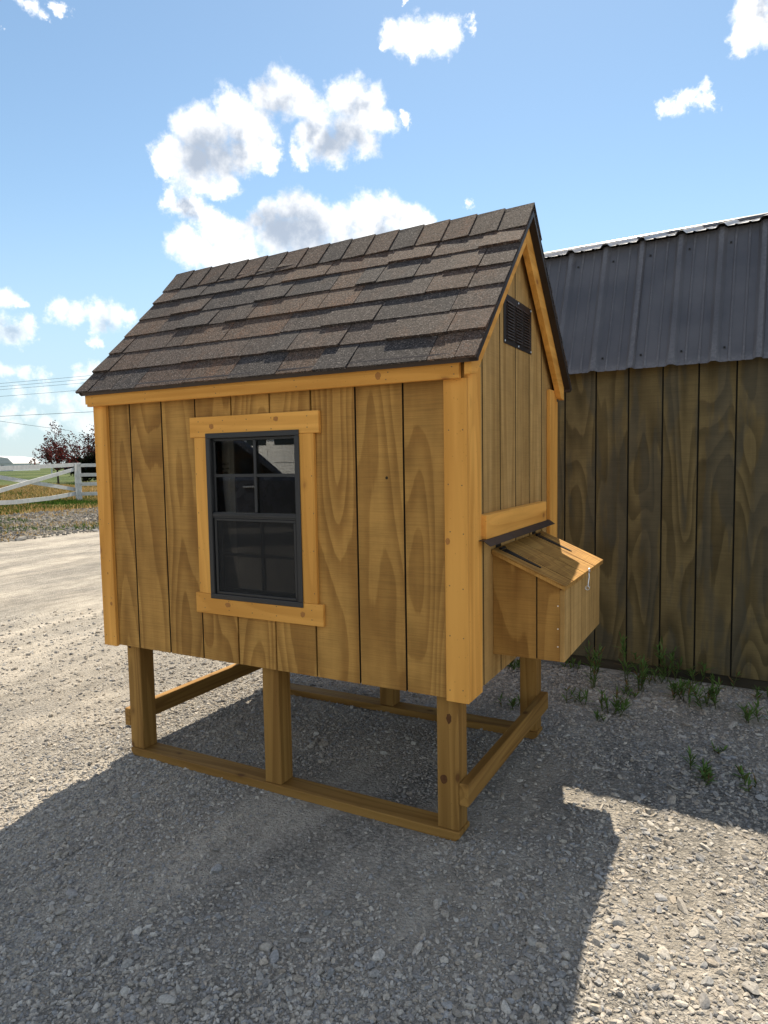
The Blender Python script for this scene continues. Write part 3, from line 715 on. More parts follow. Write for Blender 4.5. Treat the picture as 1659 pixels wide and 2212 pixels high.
# --- legs, skids, stretchers
P = .089
for sy0, sy1 in ((.030, .134), (D - .152, D - .048)):
    e = .03
    xa, xb = .078, 1.862
    vs = [(xa + .02, sy0, 0.0), (xb - .02, sy0, 0.0), (xb - .02, sy1, 0.0), (xa + .02, sy1, 0.0), (xa, sy0, .018), (xb, sy0, .018), (xb, sy1, .018), (xa, sy1, .018), (xa, sy0, .0378), (xb, sy0, .0378), (xb, sy1, .0378), (xa, sy1, .0378)]
    fs = [(3, 2, 1, 0), (0, 1, 5, 4), (1, 2, 6, 5), (2, 3, 7, 6), (3, 0, 4, 7), (4, 5, 9, 8), (5, 6, 10, 9), (6, 7, 11, 10), (7, 4, 8, 11), (8, 9, 10, 11)]
    mesh('skid', vs, fs, 'post_x', coop, bevel=.0025)
for y0 in (.039, D - .139):
    for x0 in (.0725, .9245, 1.7665):
        box('leg', x0, x0 + P, y0, y0 + P, .038, ZB + .03, 'post_z', coop, .0035)
for x0 in (.034, 1.8562):
    box('stretcher', x0, x0 + .038, .039, 1.19, .143, .231, 'post_y', coop, .003)
for x0 in (.0725, 1.8555 - P): box('floor_beam', x0, x0 + P, .13, D - .14, ZB - .03, ZB + .03, 'post_y', coop)

t = newmat('knot'); tc, p, r = coords(t, 3.)
rr_ = t.v('LENGTH', t.v('MULTIPLY', tc, (1, 1, 1)))
c = t.mix(t.m('MULTIPLY_ADD', t.m('SINE', t.m('MULTIPLY', rr_, 1500.)), .5, .5), (.30, .125, .035), (.46, .205, .055))
finish(t, c, .7, t.noise(p, 300, 3), .001, .5, .2)
t = newmat('knot_dark'); tc, p, r = coords(t, 3.); finish(t, t.mix(t.noise(p, 90, 4), (.055, .022, .010), (.15, .065, .022)), .75, t.noise(p, 300, 3), .001, .5, .2)
byname = {}
for o in coop.children: byname.setdefault(o.name.split('.')[0], []).append(o)
def knot(par, c_, ax, ru, rv, out, mat='knot'):
    c_ = Vector(c_); vs = [c_ + Vector({0: (out * .0007, 0, 0), 1: (0, out * .0007, 0), 2: (0, 0, out * .0007)}[ax])]; n_ = 14
    rk = random.Random(int(abs(c_.x * 991 + c_.z * 377) * 10))
    for k in range(n_):
        q = 2 * math.pi * k / n_; f = rk.uniform(.85, 1.12); u, v_ = ru * f * math.cos(q), rv * f * math.sin(q)
        vs.append(c_ + Vector({0: (0, u, v_), 1: (u, 0, v_), 2: (u, v_, 0)}[ax]) + Vector({0: (out * .0003, 0, 0), 1: (0, out * .0003, 0), 2: (0, 0, out * .0003)}[ax]))
    mesh('knot', vs, [(0, 1 + k, 1 + (k + 1) % n_) for k in range(n_)], mat, par, origin=c_)
knot(wt_h, (.735, YT, 1.622), 1, .0135, .0115, -1); knot(wt_h, (1.085, YT, 1.640), 1, .013, .010, -1)
knot(wt_s, (.795, YT, .838), 1, .016, .011, -1); knot(wt_s, (1.195, YT, .833), 1, .012, .012, -1)
knot(fa, (1.58, -.041, 1.775), 1, .012, .016, -1)
lg = byname['leg']
f3 = [o for o in lg if abs(WL[o].x - 1.811) < .02 and WL[o].y < .3][0]; f1 = [o for o in lg if WL[o].x < .3 and WL[o].y < .3][0]
knot(f3, (1.818, .039, .478), 1, .011, .020, -1, 'knot_dark'); knot(f3, (1.795, .039, .235), 1, .015, .018, -1, 'knot_dark'); knot(f1, (.093, .039, .560), 1, .011, .014, -1, 'knot_dark')
ct = [o for o in byname['corner_trim'] if WL[o].y < 0]
for o in ct:
    if WL[o].x > 1: knot(o, (1.845, -T, 1.165), 1, .009, .013, -1)
    else: knot(o, (.045, -T, .78), 1, .009, .010, -1); knot(o, (.03, -T, .93), 1, .005, .007, -1)
hole = mesh('knot_hole', *tubev([(1.588, -.0004, 1.395), (1.588, .004, 1.395)], .006, 10), 'groove', fw)

# ================================================================== NEIGHBOURING SHED
A = Vector((1.676, 2.487, 0)); U = Vector((.99825506, -.05904946, 0)); Nn = Vector((-.05904946, -.99825506, 0))  # Nn: outward, toward the camera
def sp_(s, off, z): return A + U * s + Nn * off + Vector((0, 0, z))
def sbox(nm, s0, s1, o0, o1, z0, z1, mat, par, bev=.0015):
    vs = [sp_(s, o, z) for z in (z0, z1) for s, o in ((s0, o0), (s1, o0), (s1, o1), (s0, o1))]
    return mesh(nm, vs, BF, mat, par, bevel=bev)
shed = thing('storage_shed', 'dark stained plywood storage shed with ribbed charcoal metal barn roof', 'shed', sp_(0, -1.2, 0))
SS0, SS1, DEP = -2.05, 2.6, 2.4
sw = sbox('front_wall', SS0 + .01, SS1 - .01, -.018, -.013, .065, 2.06, 'groove_shed', shed, 0)
k = 0; s = SS0; gset = [.202 + .2115 * i for i in range(-10, 11)]
edges = [SS0] + gset + [SS1]
for i in range(len(edges) - 1):
    stain_edges(sbox('siding_board', edges[i] + (.0048 if i else 0), edges[i + 1] - .0048, -.013, 0, .068, 2.05, 'shed_ply', sw), U, 'groove_shed')
sbox('base_skid', SS0, SS1, -.10, -.012, 0, .066, 'shed_base', shed); sbox('base_skid', SS0, SS1, -DEP, -DEP + .09, 0, .066, 'shed_base', shed)
sbox('rear_wall', SS0, SS1, -DEP, -DEP + .016, .066, 2.05, 'shed_ply', shed)
ZBK, OBK, ZR = 2.905, -.27, 3.20        # break of the barn roof and ridge
for sa in (SS0, SS1 - .016):
    vs = []
    prof = [(-.02, .066), (-.02, 2.04), (OBK - .03, ZBK - .05), (-DEP / 2, ZR - .05), (-DEP - OBK + .03, ZBK - .05), (-DEP + .02, 2.04), (-DEP + .02, .066)]
    for ss_ in (sa, sa + .016): vs += [sp_(ss_, o, z) for o, z in prof]
    n = len(prof); fs = [tuple(range(n)), tuple(range(2 * n - 1, n - 1, -1))] + [(i, (i + 1) % n, n + (i + 1) % n, n + i) for i in range(n)]
    mesh('gable_wall', vs, fs, 'shed_ply', shed)
def rib_prof(s0, s1):
    pts = []; s = s0; RIB = .2415
    c0 = .201 + RIB * math.floor((s0 - .201) / RIB)
    k = c0
    while k < s1 + RIB:
        for ds, h in ((-.034, 0), (-.013, .022), (.013, .022), (.034, 0), (.073, 0), (.078, .005), (.087, .005), (.092, 0), (.1495, 0), (.1545, .005), (.1635, .005), (.1685, 0)):
            if s0 < k + ds < s1: pts.append((k + ds, h))
        k += RIB
    return [(s0, 0)] + pts + [(s1, 0)]
def metal(nm, s0, s1, oa, za, ob, zb, par, th=.0015, nseg=10):
    """ribbed sheet from (off oa, z za) up to (ob, zb)"""
    pr = rib_prof(s0, s1); dn = Vector((oa - ob, 0, 0)); nrm2 = Vector((zb - za, oa - ob)).normalized()  # (off, z) normal
    if nrm2[1] < 0: nrm2 = -nrm2
    vs, n = [], len(pr)
    rr = random.Random(int(s0 * 100) + 5)
    for layer in (0, -th):
        for q in range(nseg + 1):
            t_ = q / nseg; o = oa + (ob - oa) * t_; z = za + (zb - za) * t_
            wv = [0] * n if q in (0,) else [rr.uniform(-.0003, .0003) for _ in pr]
            vs += [sp_(s, o + nrm2[0] * (h + layer + dw), z + nrm2[1] * (h + layer + dw)) for (s, h), dw in zip(pr, wv)]
    off = (nseg + 1) * n; fs = []
    for q in range(nseg):
        for i in range(n - 1):
            a = q * n + i; fs += [(a, a + 1, a + n + 1, a + n), (off + a + 1, off + a, off + a + n, off + a + n + 1)]
    for i in range(n - 1): fs += [(i + 1, i, off + i, off + i + 1), (nseg * n + i, nseg * n + i + 1, off + nseg * n + i + 1, off + nseg * n + i)]
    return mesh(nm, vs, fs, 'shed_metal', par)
sroof = sbox('roof', SS0 + .02, SS1 - .02, -DEP / 2 - .05, -DEP / 2 + .05, ZR - .09, ZR - .03, 'shed_base', shed)
ps = [SS0 - .03, -1.18, -.45, .465, 1.19, 1.92, SS1 + .03]
for i in range(len(ps) - 1):
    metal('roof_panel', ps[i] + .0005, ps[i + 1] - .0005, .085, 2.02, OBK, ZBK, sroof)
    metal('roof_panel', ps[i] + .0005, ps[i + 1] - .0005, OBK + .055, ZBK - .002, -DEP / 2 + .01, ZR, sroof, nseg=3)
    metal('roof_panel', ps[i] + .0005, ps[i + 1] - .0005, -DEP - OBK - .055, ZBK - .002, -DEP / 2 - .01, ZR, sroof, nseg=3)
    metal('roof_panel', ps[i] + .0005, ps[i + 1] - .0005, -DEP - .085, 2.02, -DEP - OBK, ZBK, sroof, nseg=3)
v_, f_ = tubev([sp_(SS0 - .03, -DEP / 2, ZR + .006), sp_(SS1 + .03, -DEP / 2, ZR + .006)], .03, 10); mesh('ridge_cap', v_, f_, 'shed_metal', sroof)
parts = []
for k in range(-9, 11):
    s = .201 + .2415 * k + .055
    for t_ in (.10, .88):
        o = .085 + (OBK - .085) * t_; z = 2.02 + (ZBK - 2.02) * t_; c_ = sp_(s, o + .003, z + .001)
        parts.append(([c_ + Vector((a, -.004, b)) for a, b in ((-.006, -.006), (.006, -.006), (.006, .006), (-.006, .006))] + [c_ + Vector((a, .002, b)) for a, b in ((-.006, -.006), (.006, -.006), (.006, .006), (-.006, .006))], BF))
o = join('roof_screws', parts, 'black_iron', sroof); o['kind'] = 'stuff'

# ================================================================== WEEDS BY THE SHED
def blade(p, d, L_, wd, up, col, Vs, Fs, Cs, segs=3, droop=.35):
    """one curved pointed leaf"""
    side = d.cross(Vector((0, 0, 1)));
    side = side.normalized() if side.length > 1e-3 else Vector((1, 0, 0))
    base = len(Vs); q = Vector(p); dr = (d * (1 - up) + Vector((0, 0, 1)) * up).normalized()
    ws = [.45, 1., .75, 0.]
    for i in range(segs + 1):
        ww = wd * ws[i] / 2
        if i < segs: Vs += [q - side * ww, q + side * ww]; Cs += [col, col]
        else: Vs.append(q.copy()); Cs.append(col)
        q = q + dr * (L_ / segs); dr = (dr + Vector((0, 0, -droop / segs))).normalized()
    for i in range(segs - 1): Fs.append((base + 2 * i, base + 2 * i + 1, base + 2 * i + 3)); Fs.append((base + 2 * i, base + 2 * i + 3, base + 2 * i + 2))
    Fs.append((base + 2 * segs - 2, base + 2 * segs - 1, base + 2 * segs))
def weed(x, y, h, n_stem, spread, label, seed, bushy=1.):
    r = random.Random(seed); root = thing('weed_plant', label, 'weed', (x, y, 0), 'weeds in the gravel by the shed')
    Vs, Fs, Cs = [], [], []; stems = []
    for k in range(n_stem):
        a = r.uniform(0, 6.28); lean = r.uniform(.05, .35) * spread; hh = h * r.uniform(.55, 1.)
        d = Vector((math.cos(a) * lean, math.sin(a) * lean, 1)).normalized(); b = Vector((x + r.uniform(-.03, .03) * spread, y + r.uniform(-.03, .03) * spread, -.004))
        path = [b + d * hh * t_ + Vector((math.cos(a), math.sin(a), 0)) * .06 * hh * t_ * t_ for t_ in (0, .35, .7, 1)]
        stems.append(tubev(path, [.003, .0026, .002, .001], 5))
        nl = int((9 + 22 * hh / .25) * bushy)
        for i in range(nl):
            t_ = r.uniform(.12, 1.0); pt = b + d * hh * t_ + Vector((math.cos(a), math.sin(a), 0)) * .06 * hh * t_ * t_
            la = r.uniform(0, 6.28); g_ = r.uniform(.6, 1.25)
            col = (.13 * g_, .215 * g_, .06 * g_, 1) if r.random() < .86 else (.20 * g_, .13 * g_, .06 * g_, 1)
            blade(pt, Vector((math.cos(la), math.sin(la), 0)), r.uniform(.045, .095) * (1.15 - .4 * t_) * min(1, .45 + h / .3), r.uniform(.007, .0125), r.uniform(.2, .75), col, Vs, Fs, Cs)
    for v_, f_ in stems: mesh('stem', v_, f_, 'weed_stem', root)
    fast('foliage', np.array([tuple(v) for v in Vs]), np.array(Fs), 'leaf', root, col=np.array(Cs), origin=(x, y, h / 2))
    return root
t = newmat('weed_stem'); finish(t, (.075, .085, .03), .8)
WEEDS = [(1.95, 2.03, .27, 4, 1, 'tall leafy weed nearest the coop nest box, growing by the shed'), (2.118, 2.24, .30, 2, .8, 'slender tall weed standing close against the shed boards'),
         (2.218, 2.116, .27, 5, 1.1, 'bushy green weed beside the large flat stone'), (2.348, 2.36, .27, 3, .8, 'upright weed rising in front of a shed board joint'), (2.414, 2.39, .18, 2, .8, 0), (2.521, 2.40, .16, 3, 1.3, 0),
         (2.59, 1.983, .17, 8, 2.4, 'wide spreading clump of weeds out from the shed wall'), (2.133, 1.668, .12, 7, 2.2, 'low sprawling weed in open gravel between coop and shed'), (1.924, 1.75, .09, 5, 2.2, 0), (2.664, 2.34, .10, 1, 1.4, 0),
         (2.757, 2.39, .11, 1, 1.4, 0), (2.647, 1.03, .075, 7, 2.6, 'low weed rosette alone in the gravel near the sunlit patch'), (2.784, 1.025, .06, 5, 2.4, 0), (2.875, 1.871, .11, 6, 2, 0), (2.188, 1.993, .07, 4, 1.6, 0), (2.465, 2.047, .13, 6, 1.8, 0),
         (2.913, 2.263, .09, 5, 1.8, 0), (2.119, 1.504, .05, 3, 1.6, 0), (2.691, 1.321, .04, 3, 1.6, 0), (1.741, 2.37, .06, 4, 1.6, 0), (1.373, 2.177, .08, 6, 2., 0), (1.588, 1.505, .09, 4, 1.6, 0), (1.45, 2.3, .08, 5, 2, 0), (2.3, 2.3, .12, 4, 1.6, 0), (2.45, 2.2, .08, 5, 2, 0)]
for i, (x, y, h, n_, s_, lb) in enumerate(WEEDS):
    weed(x, y, h, n_, s_, lb or 'small green weed growing up through the gravel', 100 + i, .8 if lb else .7)

# ================================================================== FIELD, FENCE
Vs, Fs, Cs = [], [], []
r = np.random.default_rng(31)
def grass(n, x0, x1, y0, y1, hmin, hmax, cols, patch):
    X = r.uniform(x0, x1, n); Y = r.uniform(y0, y1, n)
    dx, dy = X - CAM.x, Y - CAM.y; d = dx * FWD.x + dy * FWD.y; a = (dx * RIGHT.x + dy * RIGHT.y) / d
    k = (a > -.60) & (a < -.36) & (smooth_noise(X, Y, 77, patch[0]) > patch[1]); X, Y = X[k], Y[k]; n = len(X)
    H = r.uniform(hmin, hmax, n); W = .006 + H * .10; an = r.uniform(0, 2 * np.pi, n); le = r.normal(0, .35, (n, 2)) * H[:, None]
    ux, uy = np.cos(an) * W, np.sin(an) * W
    P0 = np.stack([X - ux, Y - uy, np.zeros(n)], 1); P1 = np.stack([X + ux, Y + uy, np.zeros(n)], 1); P2 = np.stack([X + le[:, 0], Y + le[:, 1], H], 1)
    V = np.stack([P0, P1, P2], 1).reshape(-1, 3); F = np.arange(3 * n).reshape(-1, 3)
    c_ = np.array(cols)[r.integers(0, len(cols), n)] * r.uniform(.7, 1.3, (n, 1))
    return V, F, np.concatenate([np.repeat(c_, 3, 0), np.ones((3 * n, 1))], 1)
GREEN = [(.05, .10, .018), (.07, .12, .025), (.04, .075, .015)]; DRY = [(.36, .25, .10), (.30, .19, .07), (.42, .30, .14)]
def gadd(nm, label, *sets):
    o = 0; VV, FF, CC = [], [], []
    for V, F, C in sets: VV.append(V); FF.append(F + o); CC.append(C); o += len(V)
    q = fast(nm, np.concatenate(VV), np.concatenate(FF), 'leaf', col=np.concatenate(CC)); tag(q, label, 'grass', kind='stuff')
gadd('grass', 'green and dry grass growing along and beyond the white fence',
     grass(36000, -24, -17.2, 5, 26, .04, .15, GREEN, (.5, .30)), grass(22000, -24, -16.8, 5, 26, .04, .16, DRY, (.4, .35)), grass(60000, -42, -22, 8, 36, .08, .32, DRY, (.16, .42)), grass(60000, -42, -22, 8, 36, .06, .26, GREEN, (.21, .35)))
gadd('verge_weeds', 'scattered low weeds and dry grass on the rough gravel verge', grass(11000, -17.0, -10.2, 2, 18, .03, .10, GREEN, (.45, .68)), grass(9000, -16.6, -9.9, 2, 18, .02, .09, DRY, (.9, .55)))
# loose stone on the verge
X = r.uniform(-17, -9.9, 14000); Y = r.uniform(2, 17, 14000); dx, dy = X - CAM.x, Y - CAM.y; a = (dx * RIGHT.x + dy * RIGHT.y) / (dx * FWD.x + dy * FWD.y)
k = (a > -.60) & (a < -.38); X, Y = X[k], Y[k]
V, F, C = stones('s', X, Y, np.clip(r.lognormal(math.log(.022), .4, len(X)), .01, .07), seed=9); C[:, :3] *= .6
g = fast('verge_gravel', V, F, 'stones', col=C); tag(g, 'coarse gravel heaped along the verge before the white fence', 'gravel', kind='stuff')

def plank(nm, p, q, hw, th, mat, par, face=None):
    """flat rail from p to q; hw half height, th thickness"""
    p, q = Vector(p), Vector(q); d = (q - p).normalized(); n_ = Vector((d.y, -d.x, 0)).normalized(); u = d.cross(n_)
    if u.z < 0: u = -u
    vs = [p - n_ * th / 2 - u * hw, q - n_ * th / 2 - u * hw, q + n_ * th / 2 - u * hw, p + n_ * th / 2 - u * hw, p - n_ * th / 2 + u * hw, q - n_ * th / 2 + u * hw, q + n_ * th / 2 + u * hw, p + n_ * th / 2 + u * hw]
    return mesh(nm, vs, BF, mat, par)
GP = Vector((-21.5, 16.3, 0)); gdir = Vector((.425, -.905, 0)).normalized()
gate = thing('field_gate', 'wide weathered white wooden gate with crossed braces and a sagging bottom rail', 'gate', GP + gdir * 3.3)
gl_ = 7.0
def gp(t_, z, off=0.): return GP + gdir * t_ + Vector((0, 0, z)) + Vector((gdir.y, -gdir.x, 0)) * off
def gtop(t_): return 1.50 - .018 * t_
plank('top_rail', gp(.22, gtop(.2)), gp(gl_, gtop(gl_)), .075, .035, 'white_paint', gate)
for a, b in ((0, 2.2), (2.2, 4.4), (4.4, gl_)):
    z_ = lambda t_: .33 - .10 * math.sin(math.pi * t_ / gl_)
    plank('bottom_rail', gp(max(a, .22), z_(a)), gp(b, z_(b)), .075, .035, 'white_paint', gate)
plank('brace', gp(.25, .50, .04), gp(gl_ - .1, 1.34, .04), .07, .032, 'white_paint', gate); plank('brace', gp(.25, 1.32, -.0), gp(gl_ - .1, .45, -.0), .07, .032, 'white_paint', gate)
for t_ in (.28, gl_ - .05):
    o = mesh('stile', [v for z in (.18, 1.56 - .018 * t_) for v in (gp(t_ - .07, z, -.06), gp(t_ + .07, z, -.06), gp(t_ + .07, z, -.03), gp(t_ - .07, z, -.03))], BF, 'white_paint', gate)
mesh('ground_wheel', *tubev([gp(gl_ - .3, .12, -.03), gp(gl_ - .3, .12, .03)], .12, 14), 'tyre', gate)
fence = thing('rail_fence', 'white four rail wooden fence running from the gate post past the coop', 'fence', GP + Vector((4, 2, 0)))
fdir = Vector((.86, .51, 0)).normalized()
for k in range(5):
    c_ = GP + fdir * (2.5 * k)
    mesh('post', [c_ + Vector((a, b, z)) for z in (-.02, 1.57) for a, b in ((-.085, -.085), (.085, -.085), (.085, .085), (-.085, .085))], BF, 'white_paint', fence, bevel=.008)
    if k < 4:
        for z in (1.47, 1.08, .70, .30):
            q0, q1 = c_ + fdir * .09, c_ + fdir * 2.41; n_ = Vector((fdir.y, -fdir.x, 0)) * .0
            plank('rail', q0 + Vector((0, 0, z)) + n_, q1 + Vector((0, 0, z)) + n_, .07, .035, 'white_paint', fence)
plank  # rails sit between the posts

# ================================================================== TREES
def tree(name, label, base, H, W, trunk_h, seed, cols, nleaf, leaf, blobs=None, group='trees beyond the fence'):
    r = random.Random(seed); nr = np.random.default_rng(seed); base = Vector(base)
    root = thing(name, label, 'tree', base, group)
    branches = []; tips = []
    lean = Vector((r.uniform(-.1, .1), r.uniform(-.1, .1), 1)).normalized()
    fork = base + lean * trunk_h
    branches.append(tubev([base + Vector((0, 0, -.05)), base + lean * trunk_h * .5, fork], [.035 * H * .8, .026 * H * .8, .022 * H * .8], 8))
    for i in range(16):
        a = i * 2.4 + r.uniform(-.4, .4); e = r.uniform(.25, 1.25); ln = H * r.uniform(.35, .62)
        d = Vector((math.cos(a) * math.cos(e), math.sin(a) * math.cos(e), math.sin(e))); d = Vector((d.x * W / H * 1.5, d.y * W / H * 1.5, d.z))
        m1 = fork + d * ln * .5 + Vector((r.uniform(-.1, .1), r.uniform(-.1, .1), .04)) * H * .3; e1 = fork + d * ln + Vector((0, 0, .04 * H))
        branches.append(tubev([fork, m1, e1], [.014 * H, .008 * H, .002 * H], 5)); tips += [m1, e1, (m1 + e1) / 2]
        for j in range(5):
            s_ = m1 + (e1 - m1) * r.uniform(-.4, 1); d2 = (d.normalized() + Vector((r.gauss(0, .6), r.gauss(0, .6), r.gauss(.15, .5)))).normalized()
            e2 = s_ + d2 * H * r.uniform(.10, .24); branches.append(tubev([s_, (s_ + e2) / 2 + Vector((0, 0, .01 * H)), e2], [.005 * H, .003 * H, .001 * H], 4)); tips += [e2, (s_ + e2) / 2, e2]
    join('trunk', branches, 'bark', root)
    tp = np.array([tuple(v) for v in tips]); n = nleaf
    c_ = tp[nr.integers(0, len(tp), n)] + nr.normal(0, .032 * H, (n, 3))
    c_[:, 2] = np.maximum(c_[:, 2], base.z + trunk_h * .7)
    u = nr.normal(size=(n, 3)); u /= np.linalg.norm(u, axis=1, keepdims=True); v_ = np.cross(u, nr.normal(size=(n, 3))); v_ /= np.linalg.norm(v_, axis=1, keepdims=True)
    sz = leaf * nr.uniform(.6, 1.4, (n, 1))
    V = np.stack([c_ - u * sz, c_ - v_ * sz * .45, c_ + u * sz, c_ + v_ * sz * .45], 1).reshape(-1, 3); F = np.arange(4 * n).reshape(-1, 4)
    cc = np.array(cols)[nr.integers(0, len(cols), n)] * nr.uniform(.6, 1.3, (n, 1)); C = np.concatenate([np.repeat(cc, 4, 0), np.ones((4 * n, 1))], 1)
    fast('crown', V, F, 'leaf', root, col=C, origin=tuple(base + Vector((0, 0, H * .6))))
    return root
RED = [(.075, .020, .022), (.12, .028, .028), (.055, .022, .022), (.085, .040, .028), (.17, .035, .032)]
def at(x, depth): p_ = px_depth(x, 1000, depth); return (p_.x, p_.y, 0)
tree('plum_tree', 'smaller purple leaved plum tree behind the white gate', at(124, 56), 3.35, 2.5, 1.1, 51, RED, 1500, .10)
tree('plum_tree', 'taller purple leaved plum tree partly hidden by the coop corner', at(180, 62), 6.3, 4.4, 1.5, 64, RED[:4], 2500, .105)
tree('evergreen_tree', 'dense dark evergreen bush showing beside the coop corner', at(214, 58), 4.3, 3.4, .3, 58, [(.008, .014, .008), (.012, .018, .009), (.018, .012, .010)], 9000, .13)

# ================================================================== FAR BUILDINGS, POLES, WIRES
def oriented(origin, ang):
    c_, s_ = math.cos(ang), math.sin(ang)
    return lambda x, y, z: Vector((origin[0] + x * c_ - y * s_, origin[1] + x * s_ + y * c_, z))
RANG = math.atan2(RIGHT.y, RIGHT.x)
def far_building(name, label, px, depth, wid, dep, hw, roofp, roofmat='far_roof'):
    o_ = at(px, depth); Q = oriented(o_, RANG); th = thing(name, label, 'building', o_, 'buildings on the horizon')
    bb = [Q(x, y, z) for z in (0, hw) for x, y in ((-wid / 2, 0), (wid / 2, 0), (wid / 2, dep), (-wid / 2, dep))]
    mesh('wall', bb, BF, 'far_white', th)
    n = len(roofp); vs = [Q(x, -.3, z) for x, z in roofp] + [Q(x, dep + .3, z) for x, z in roofp]
    fs = [tuple(range(n)), tuple(range(2 * n - 1, n - 1, -1))] + [(i, (i + 1) % n, n + (i + 1) % n, n + i) for i in range(n)]
    mesh('roof', vs, fs, roofmat, th)
    return Q, th
Q, th = far_building('far_barn', 'pale grey barn with a gambrel roof beyond the field', -14, 230, 13, 18, 2.5, [(-6.8, 2.5), (-5, 4.4), (0, 5.2), (5, 4.4), (6.8, 2.5)], 'far_roof')
for x in (-3, 0, 3): mesh('window', [Q(a, b, c_) for c_ in (1.0, 1.9) for a, b in ((x - .5, -.08), (x + .5, -.08), (x + .5, .02), (x - .5, .02))], BF, 'dark_glass', th)
Q, th = far_building('far_warehouse', 'low white and blue flat roofed building behind the plum trees', 178, 240, 12.5, 10, 3.7, [(-6.5, 3.7), (-6.5, 4.0), (6.5, 4.0), (6.5, 3.7)], 'far_roof')
mesh('blue_panel', [Q(a, b, c_) for c_ in (.1, 3.6) for a, b in ((-2.0, -.15), (4., -.15), (4., .02), (-2.0, .02))], BF, 'far_blue', th)
lp = at(111, 120); Q = oriented(lp, RANG)
lamp = thing('yard_lamp', 'small grey yard lamp on a post past the white gate', 'lamp post', lp)
mesh('post', *tubev([Q(0, 0, 0), Q(0, 0, 2.55)], .10, 8), 'far_roof', lamp); mesh('lamp_head', [Q(a, b, c_) for c_ in (2.5, 2.75) for a, b in ((-.75, -.2), (.15, -.2), (.15, .2), (-.75, .2))], BF, 'far_roof', lamp, bevel=.04)
# power lines between a pole out of frame and one behind the coop
WY = [((0, 825), (187.5, 808.5)), ((0, 832), (187.5, 815.5)), ((0, 838.5), (187.5, 823)), ((0, 853), (160, 840.5)), ((0, 896), (200, 886))]
def wpt(seg, x, depth):
    (x0, y0), (x1, y1) = seg; y = y0 + (y1 - y0) * (x - x0) / (x1 - x0); return px_depth(x, y, depth)
ends = []
for i, sg in enumerate(WY):
    a, b = wpt(sg, -420, 52), wpt(sg, 640, 52); ends.append((a, b))
pl_xy = []
for e in (0, 1):
    c_ = sum((q[e] for q in ends), Vector()) / 5; pl_xy.append((c_.x, c_.y)); ztop = max(q[e].z for q in ends)
    po = thing('utility_pole', ('wooden utility pole carrying the wires, standing left of the gate', 'wooden utility pole carrying the wires, standing behind the coop')[e], 'pole', (c_.x, c_.y, 0))
    mesh('shaft', *tubev([(c_.x, c_.y, -.2), (c_.x, c_.y, ztop * .5), (c_.x, c_.y, ztop + .3)], [.17, .15, .12], 10), 'pole_wood', po)
    for zz in (ztop - .15,): mesh('crossarm', [Vector((c_.x, c_.y, zz)) + RIGHT * 0 + Vector((FWD.x, FWD.y, 0)).normalized() * a + Vector((RIGHT.x, RIGHT.y, 0)).normalized() * b + Vector((0, 0, h)) for h in (-.06, .06) for a, b in ((-1.2, .13), (1.2, .13), (1.2, .23), (-1.2, .23))], BF, 'pole_wood', po)
WLAB = ['topmost thin power line crossing the sky', 'second power line below the topmost one', 'third power line, lowest of the close bundle', 'fourth power line just under the close bundle', 'lowest heavy cable crossing the sky above the plum trees']
for i, (a, b) in enumerate(ends):
    path = []
    for k in range(13):
        t_ = k / 12; p_ = a.lerp(b, t_); p_.z -= .5 * 4 * t_ * (1 - t_) * .25; path.append(p_)
    wi = mesh('power_line', *tubev(path, .011 if i < 4 else .015, 5), 'wire', None); tag(wi, WLAB[i], 'cable', 'overhead power lines')
a = Vector((*pl_xy[0], ends[4][0].z - .6)); a = px_depth(-420, 845, 52); b = px_depth(150, 930, 60)
wi = mesh('power_line', *tubev([a.lerp(b, k / 10) - Vector((0, 0, .1 * 4 * (k / 10) * (1 - k / 10))) for k in range(11)], .014, 5), 'wire', None); tag(wi, 'thin service line sloping down toward the plum trees', 'cable', 'overhead power lines')

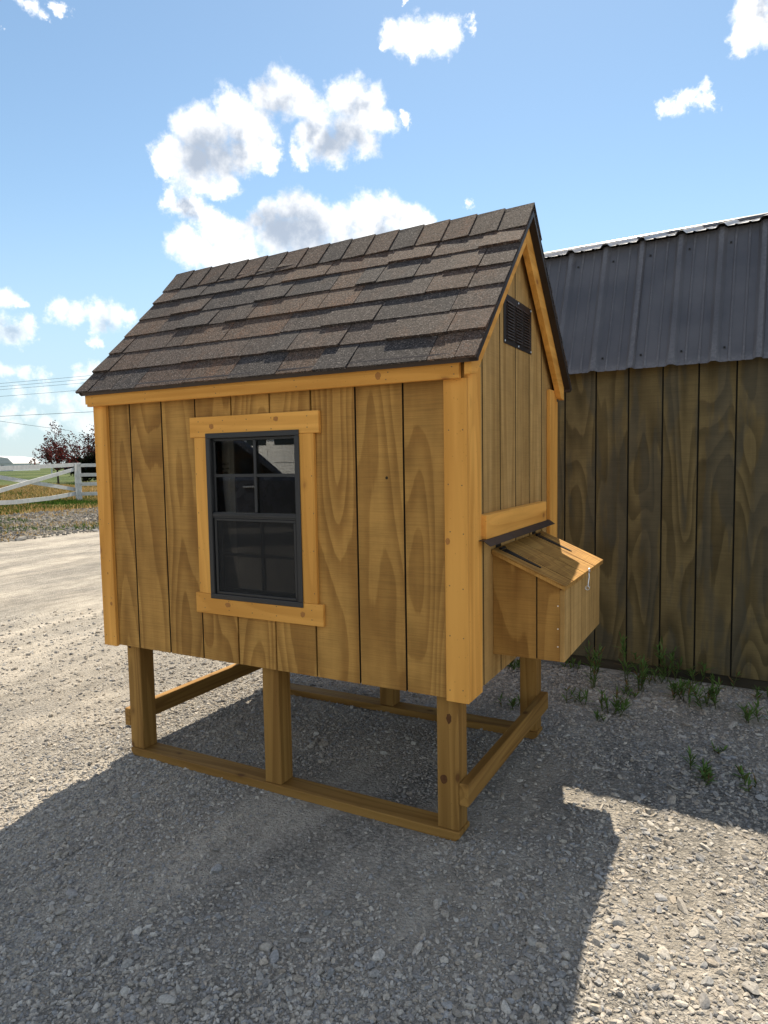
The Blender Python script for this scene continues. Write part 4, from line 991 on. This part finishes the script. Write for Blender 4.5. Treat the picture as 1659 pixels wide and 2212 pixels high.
# ================================================================== ACROSS THE YARD (seen mirrored in the window)
go = (-10.6, -19.0, 0); Q = oriented(go, math.radians(-12))   # front faces local +y
garage = thing('garage', 'pale garage building with white panelled door across the yard', 'garage', go)
mesh('wall', [Q(a, b, z) for z in (0, 3.2) for a, b in ((-7, -7), (7, -7), (7, 0), (-7, 0))], BF, 'house_wall', garage)
rp = [(.5, 3.1), (-3.5, 5.0), (-7.5, 3.1), (-7.5, 2.95), (-3.5, 4.85), (.5, 2.95)]
vs = [Q(-7.4, y, z) for y, z in rp] + [Q(7.4, y, z) for y, z in rp]; n = 6
mesh('roof', vs, [tuple(range(n)), tuple(range(2 * n - 1, n - 1, -1))] + [(i, (i + 1) % n, n + (i + 1) % n, n + i) for i in range(n)], 'far_roof', garage)
for dx in (-1.55,):
    gd = mesh('garage_door', [Q(dx + a, b, z) for z in (.0, 2.66) for a, b in ((-2.4, .003), (2.4, .003), (2.4, .04), (-2.4, .04))], BF, 'white_paint', garage)
    for i in range(4):
        for j in range(4):
            x0 = dx - 2.3 + j * 1.16; z0 = .06 + i * .65
            if i == 3: mesh('door_window', [Q(a, b, z) for z in (z0 + .1, z0 + .55) for a, b in ((x0 + .15, .041), (x0 + .97, .041), (x0 + .97, .05), (x0 + .15, .05))], BF, 'dark_glass', gd)
            else: mesh('door_panel', [Q(a, b, z) for z in (z0 + .09, z0 + .56) for a, b in ((x0 + .1, .041), (x0 + 1.02, .041), (x0 + 1.02, .06), (x0 + .1, .06))], BF, 'white_paint', gd, bevel=.015)
co = (-5.55, -7.25, 0); Q = oriented(co, math.radians(-40))
car = thing('parked_car', 'dark blue black estate car parked across the yard from the coop', 'car', co)
body = [(-2.35, .5), (-2.40, .8), (-2.3, 1.2), (-1.2, 1.24), (.75, 1.22), (2.1, 1.14), (2.36, .98), (2.40, .5), (2.0, .34), (-2.1, .34)]
def carprism(nm, pr, y0, y1, mat, par, inset=0.0, bevel=0.):
    n = len(pr); cx = sum(p[0] for p in pr) / n
    vs = [Q(x, y0, z) for x, z in pr] + [Q(x, y1, z) for x, z in pr]
    return mesh(nm, vs, [tuple(range(n)), tuple(range(2 * n - 1, n - 1, -1))] + [(i, (i + 1) % n, n + (i + 1) % n, n + i) for i in range(n)], mat, par, bevel=bevel)
cb = carprism('body', body, -.90, .90, 'car_paint', car, bevel=.06)
cabin = [(-2.3, 1.2), (-2.1, 1.76), (-1.8, 1.87), (.0, 1.90), (.3, 1.84), (1.0, 1.2)]
carprism('cabin', cabin, -.72, .72, 'car_paint', car, bevel=.05)
for y0, y1 in ((.712, .735), (-.735, -.712)):
    for pr in ([(-2.08, 1.26), (-1.92, 1.73), (-1.25, 1.78), (-1.25, 1.26)], [(-1.15, 1.26), (-1.15, 1.78), (-.3, 1.81), (-.25, 1.26)], [(-.15, 1.26), (-.2, 1.81), (.16, 1.79), (.78, 1.26)]):
        carprism('side_window', pr, y0, y1, 'dark_glass', car)
for y in (.905, -.905):
    for x in (-.75, .35): mesh('door_handle', [Q(x + a, y + b, 1.05 + c_) for c_ in (-.015, .015) for a, b in ((-.11, -.02), (.11, -.02), (.11, .02), (-.11, .02))], BF, 'rim', car, bevel=.006)
for x in (-1.45, 1.42):
    for y in (.80, -.80):
        ty = mesh('wheel', *tubev([Q(x, y - .12, .38), Q(x, y + .12, .38)], .38, 22), 'tyre', car)
        mesh('rim', *tubev([Q(x, y - .125, .38), Q(x, y + .125, .38)], .25, 16), 'rim', ty)
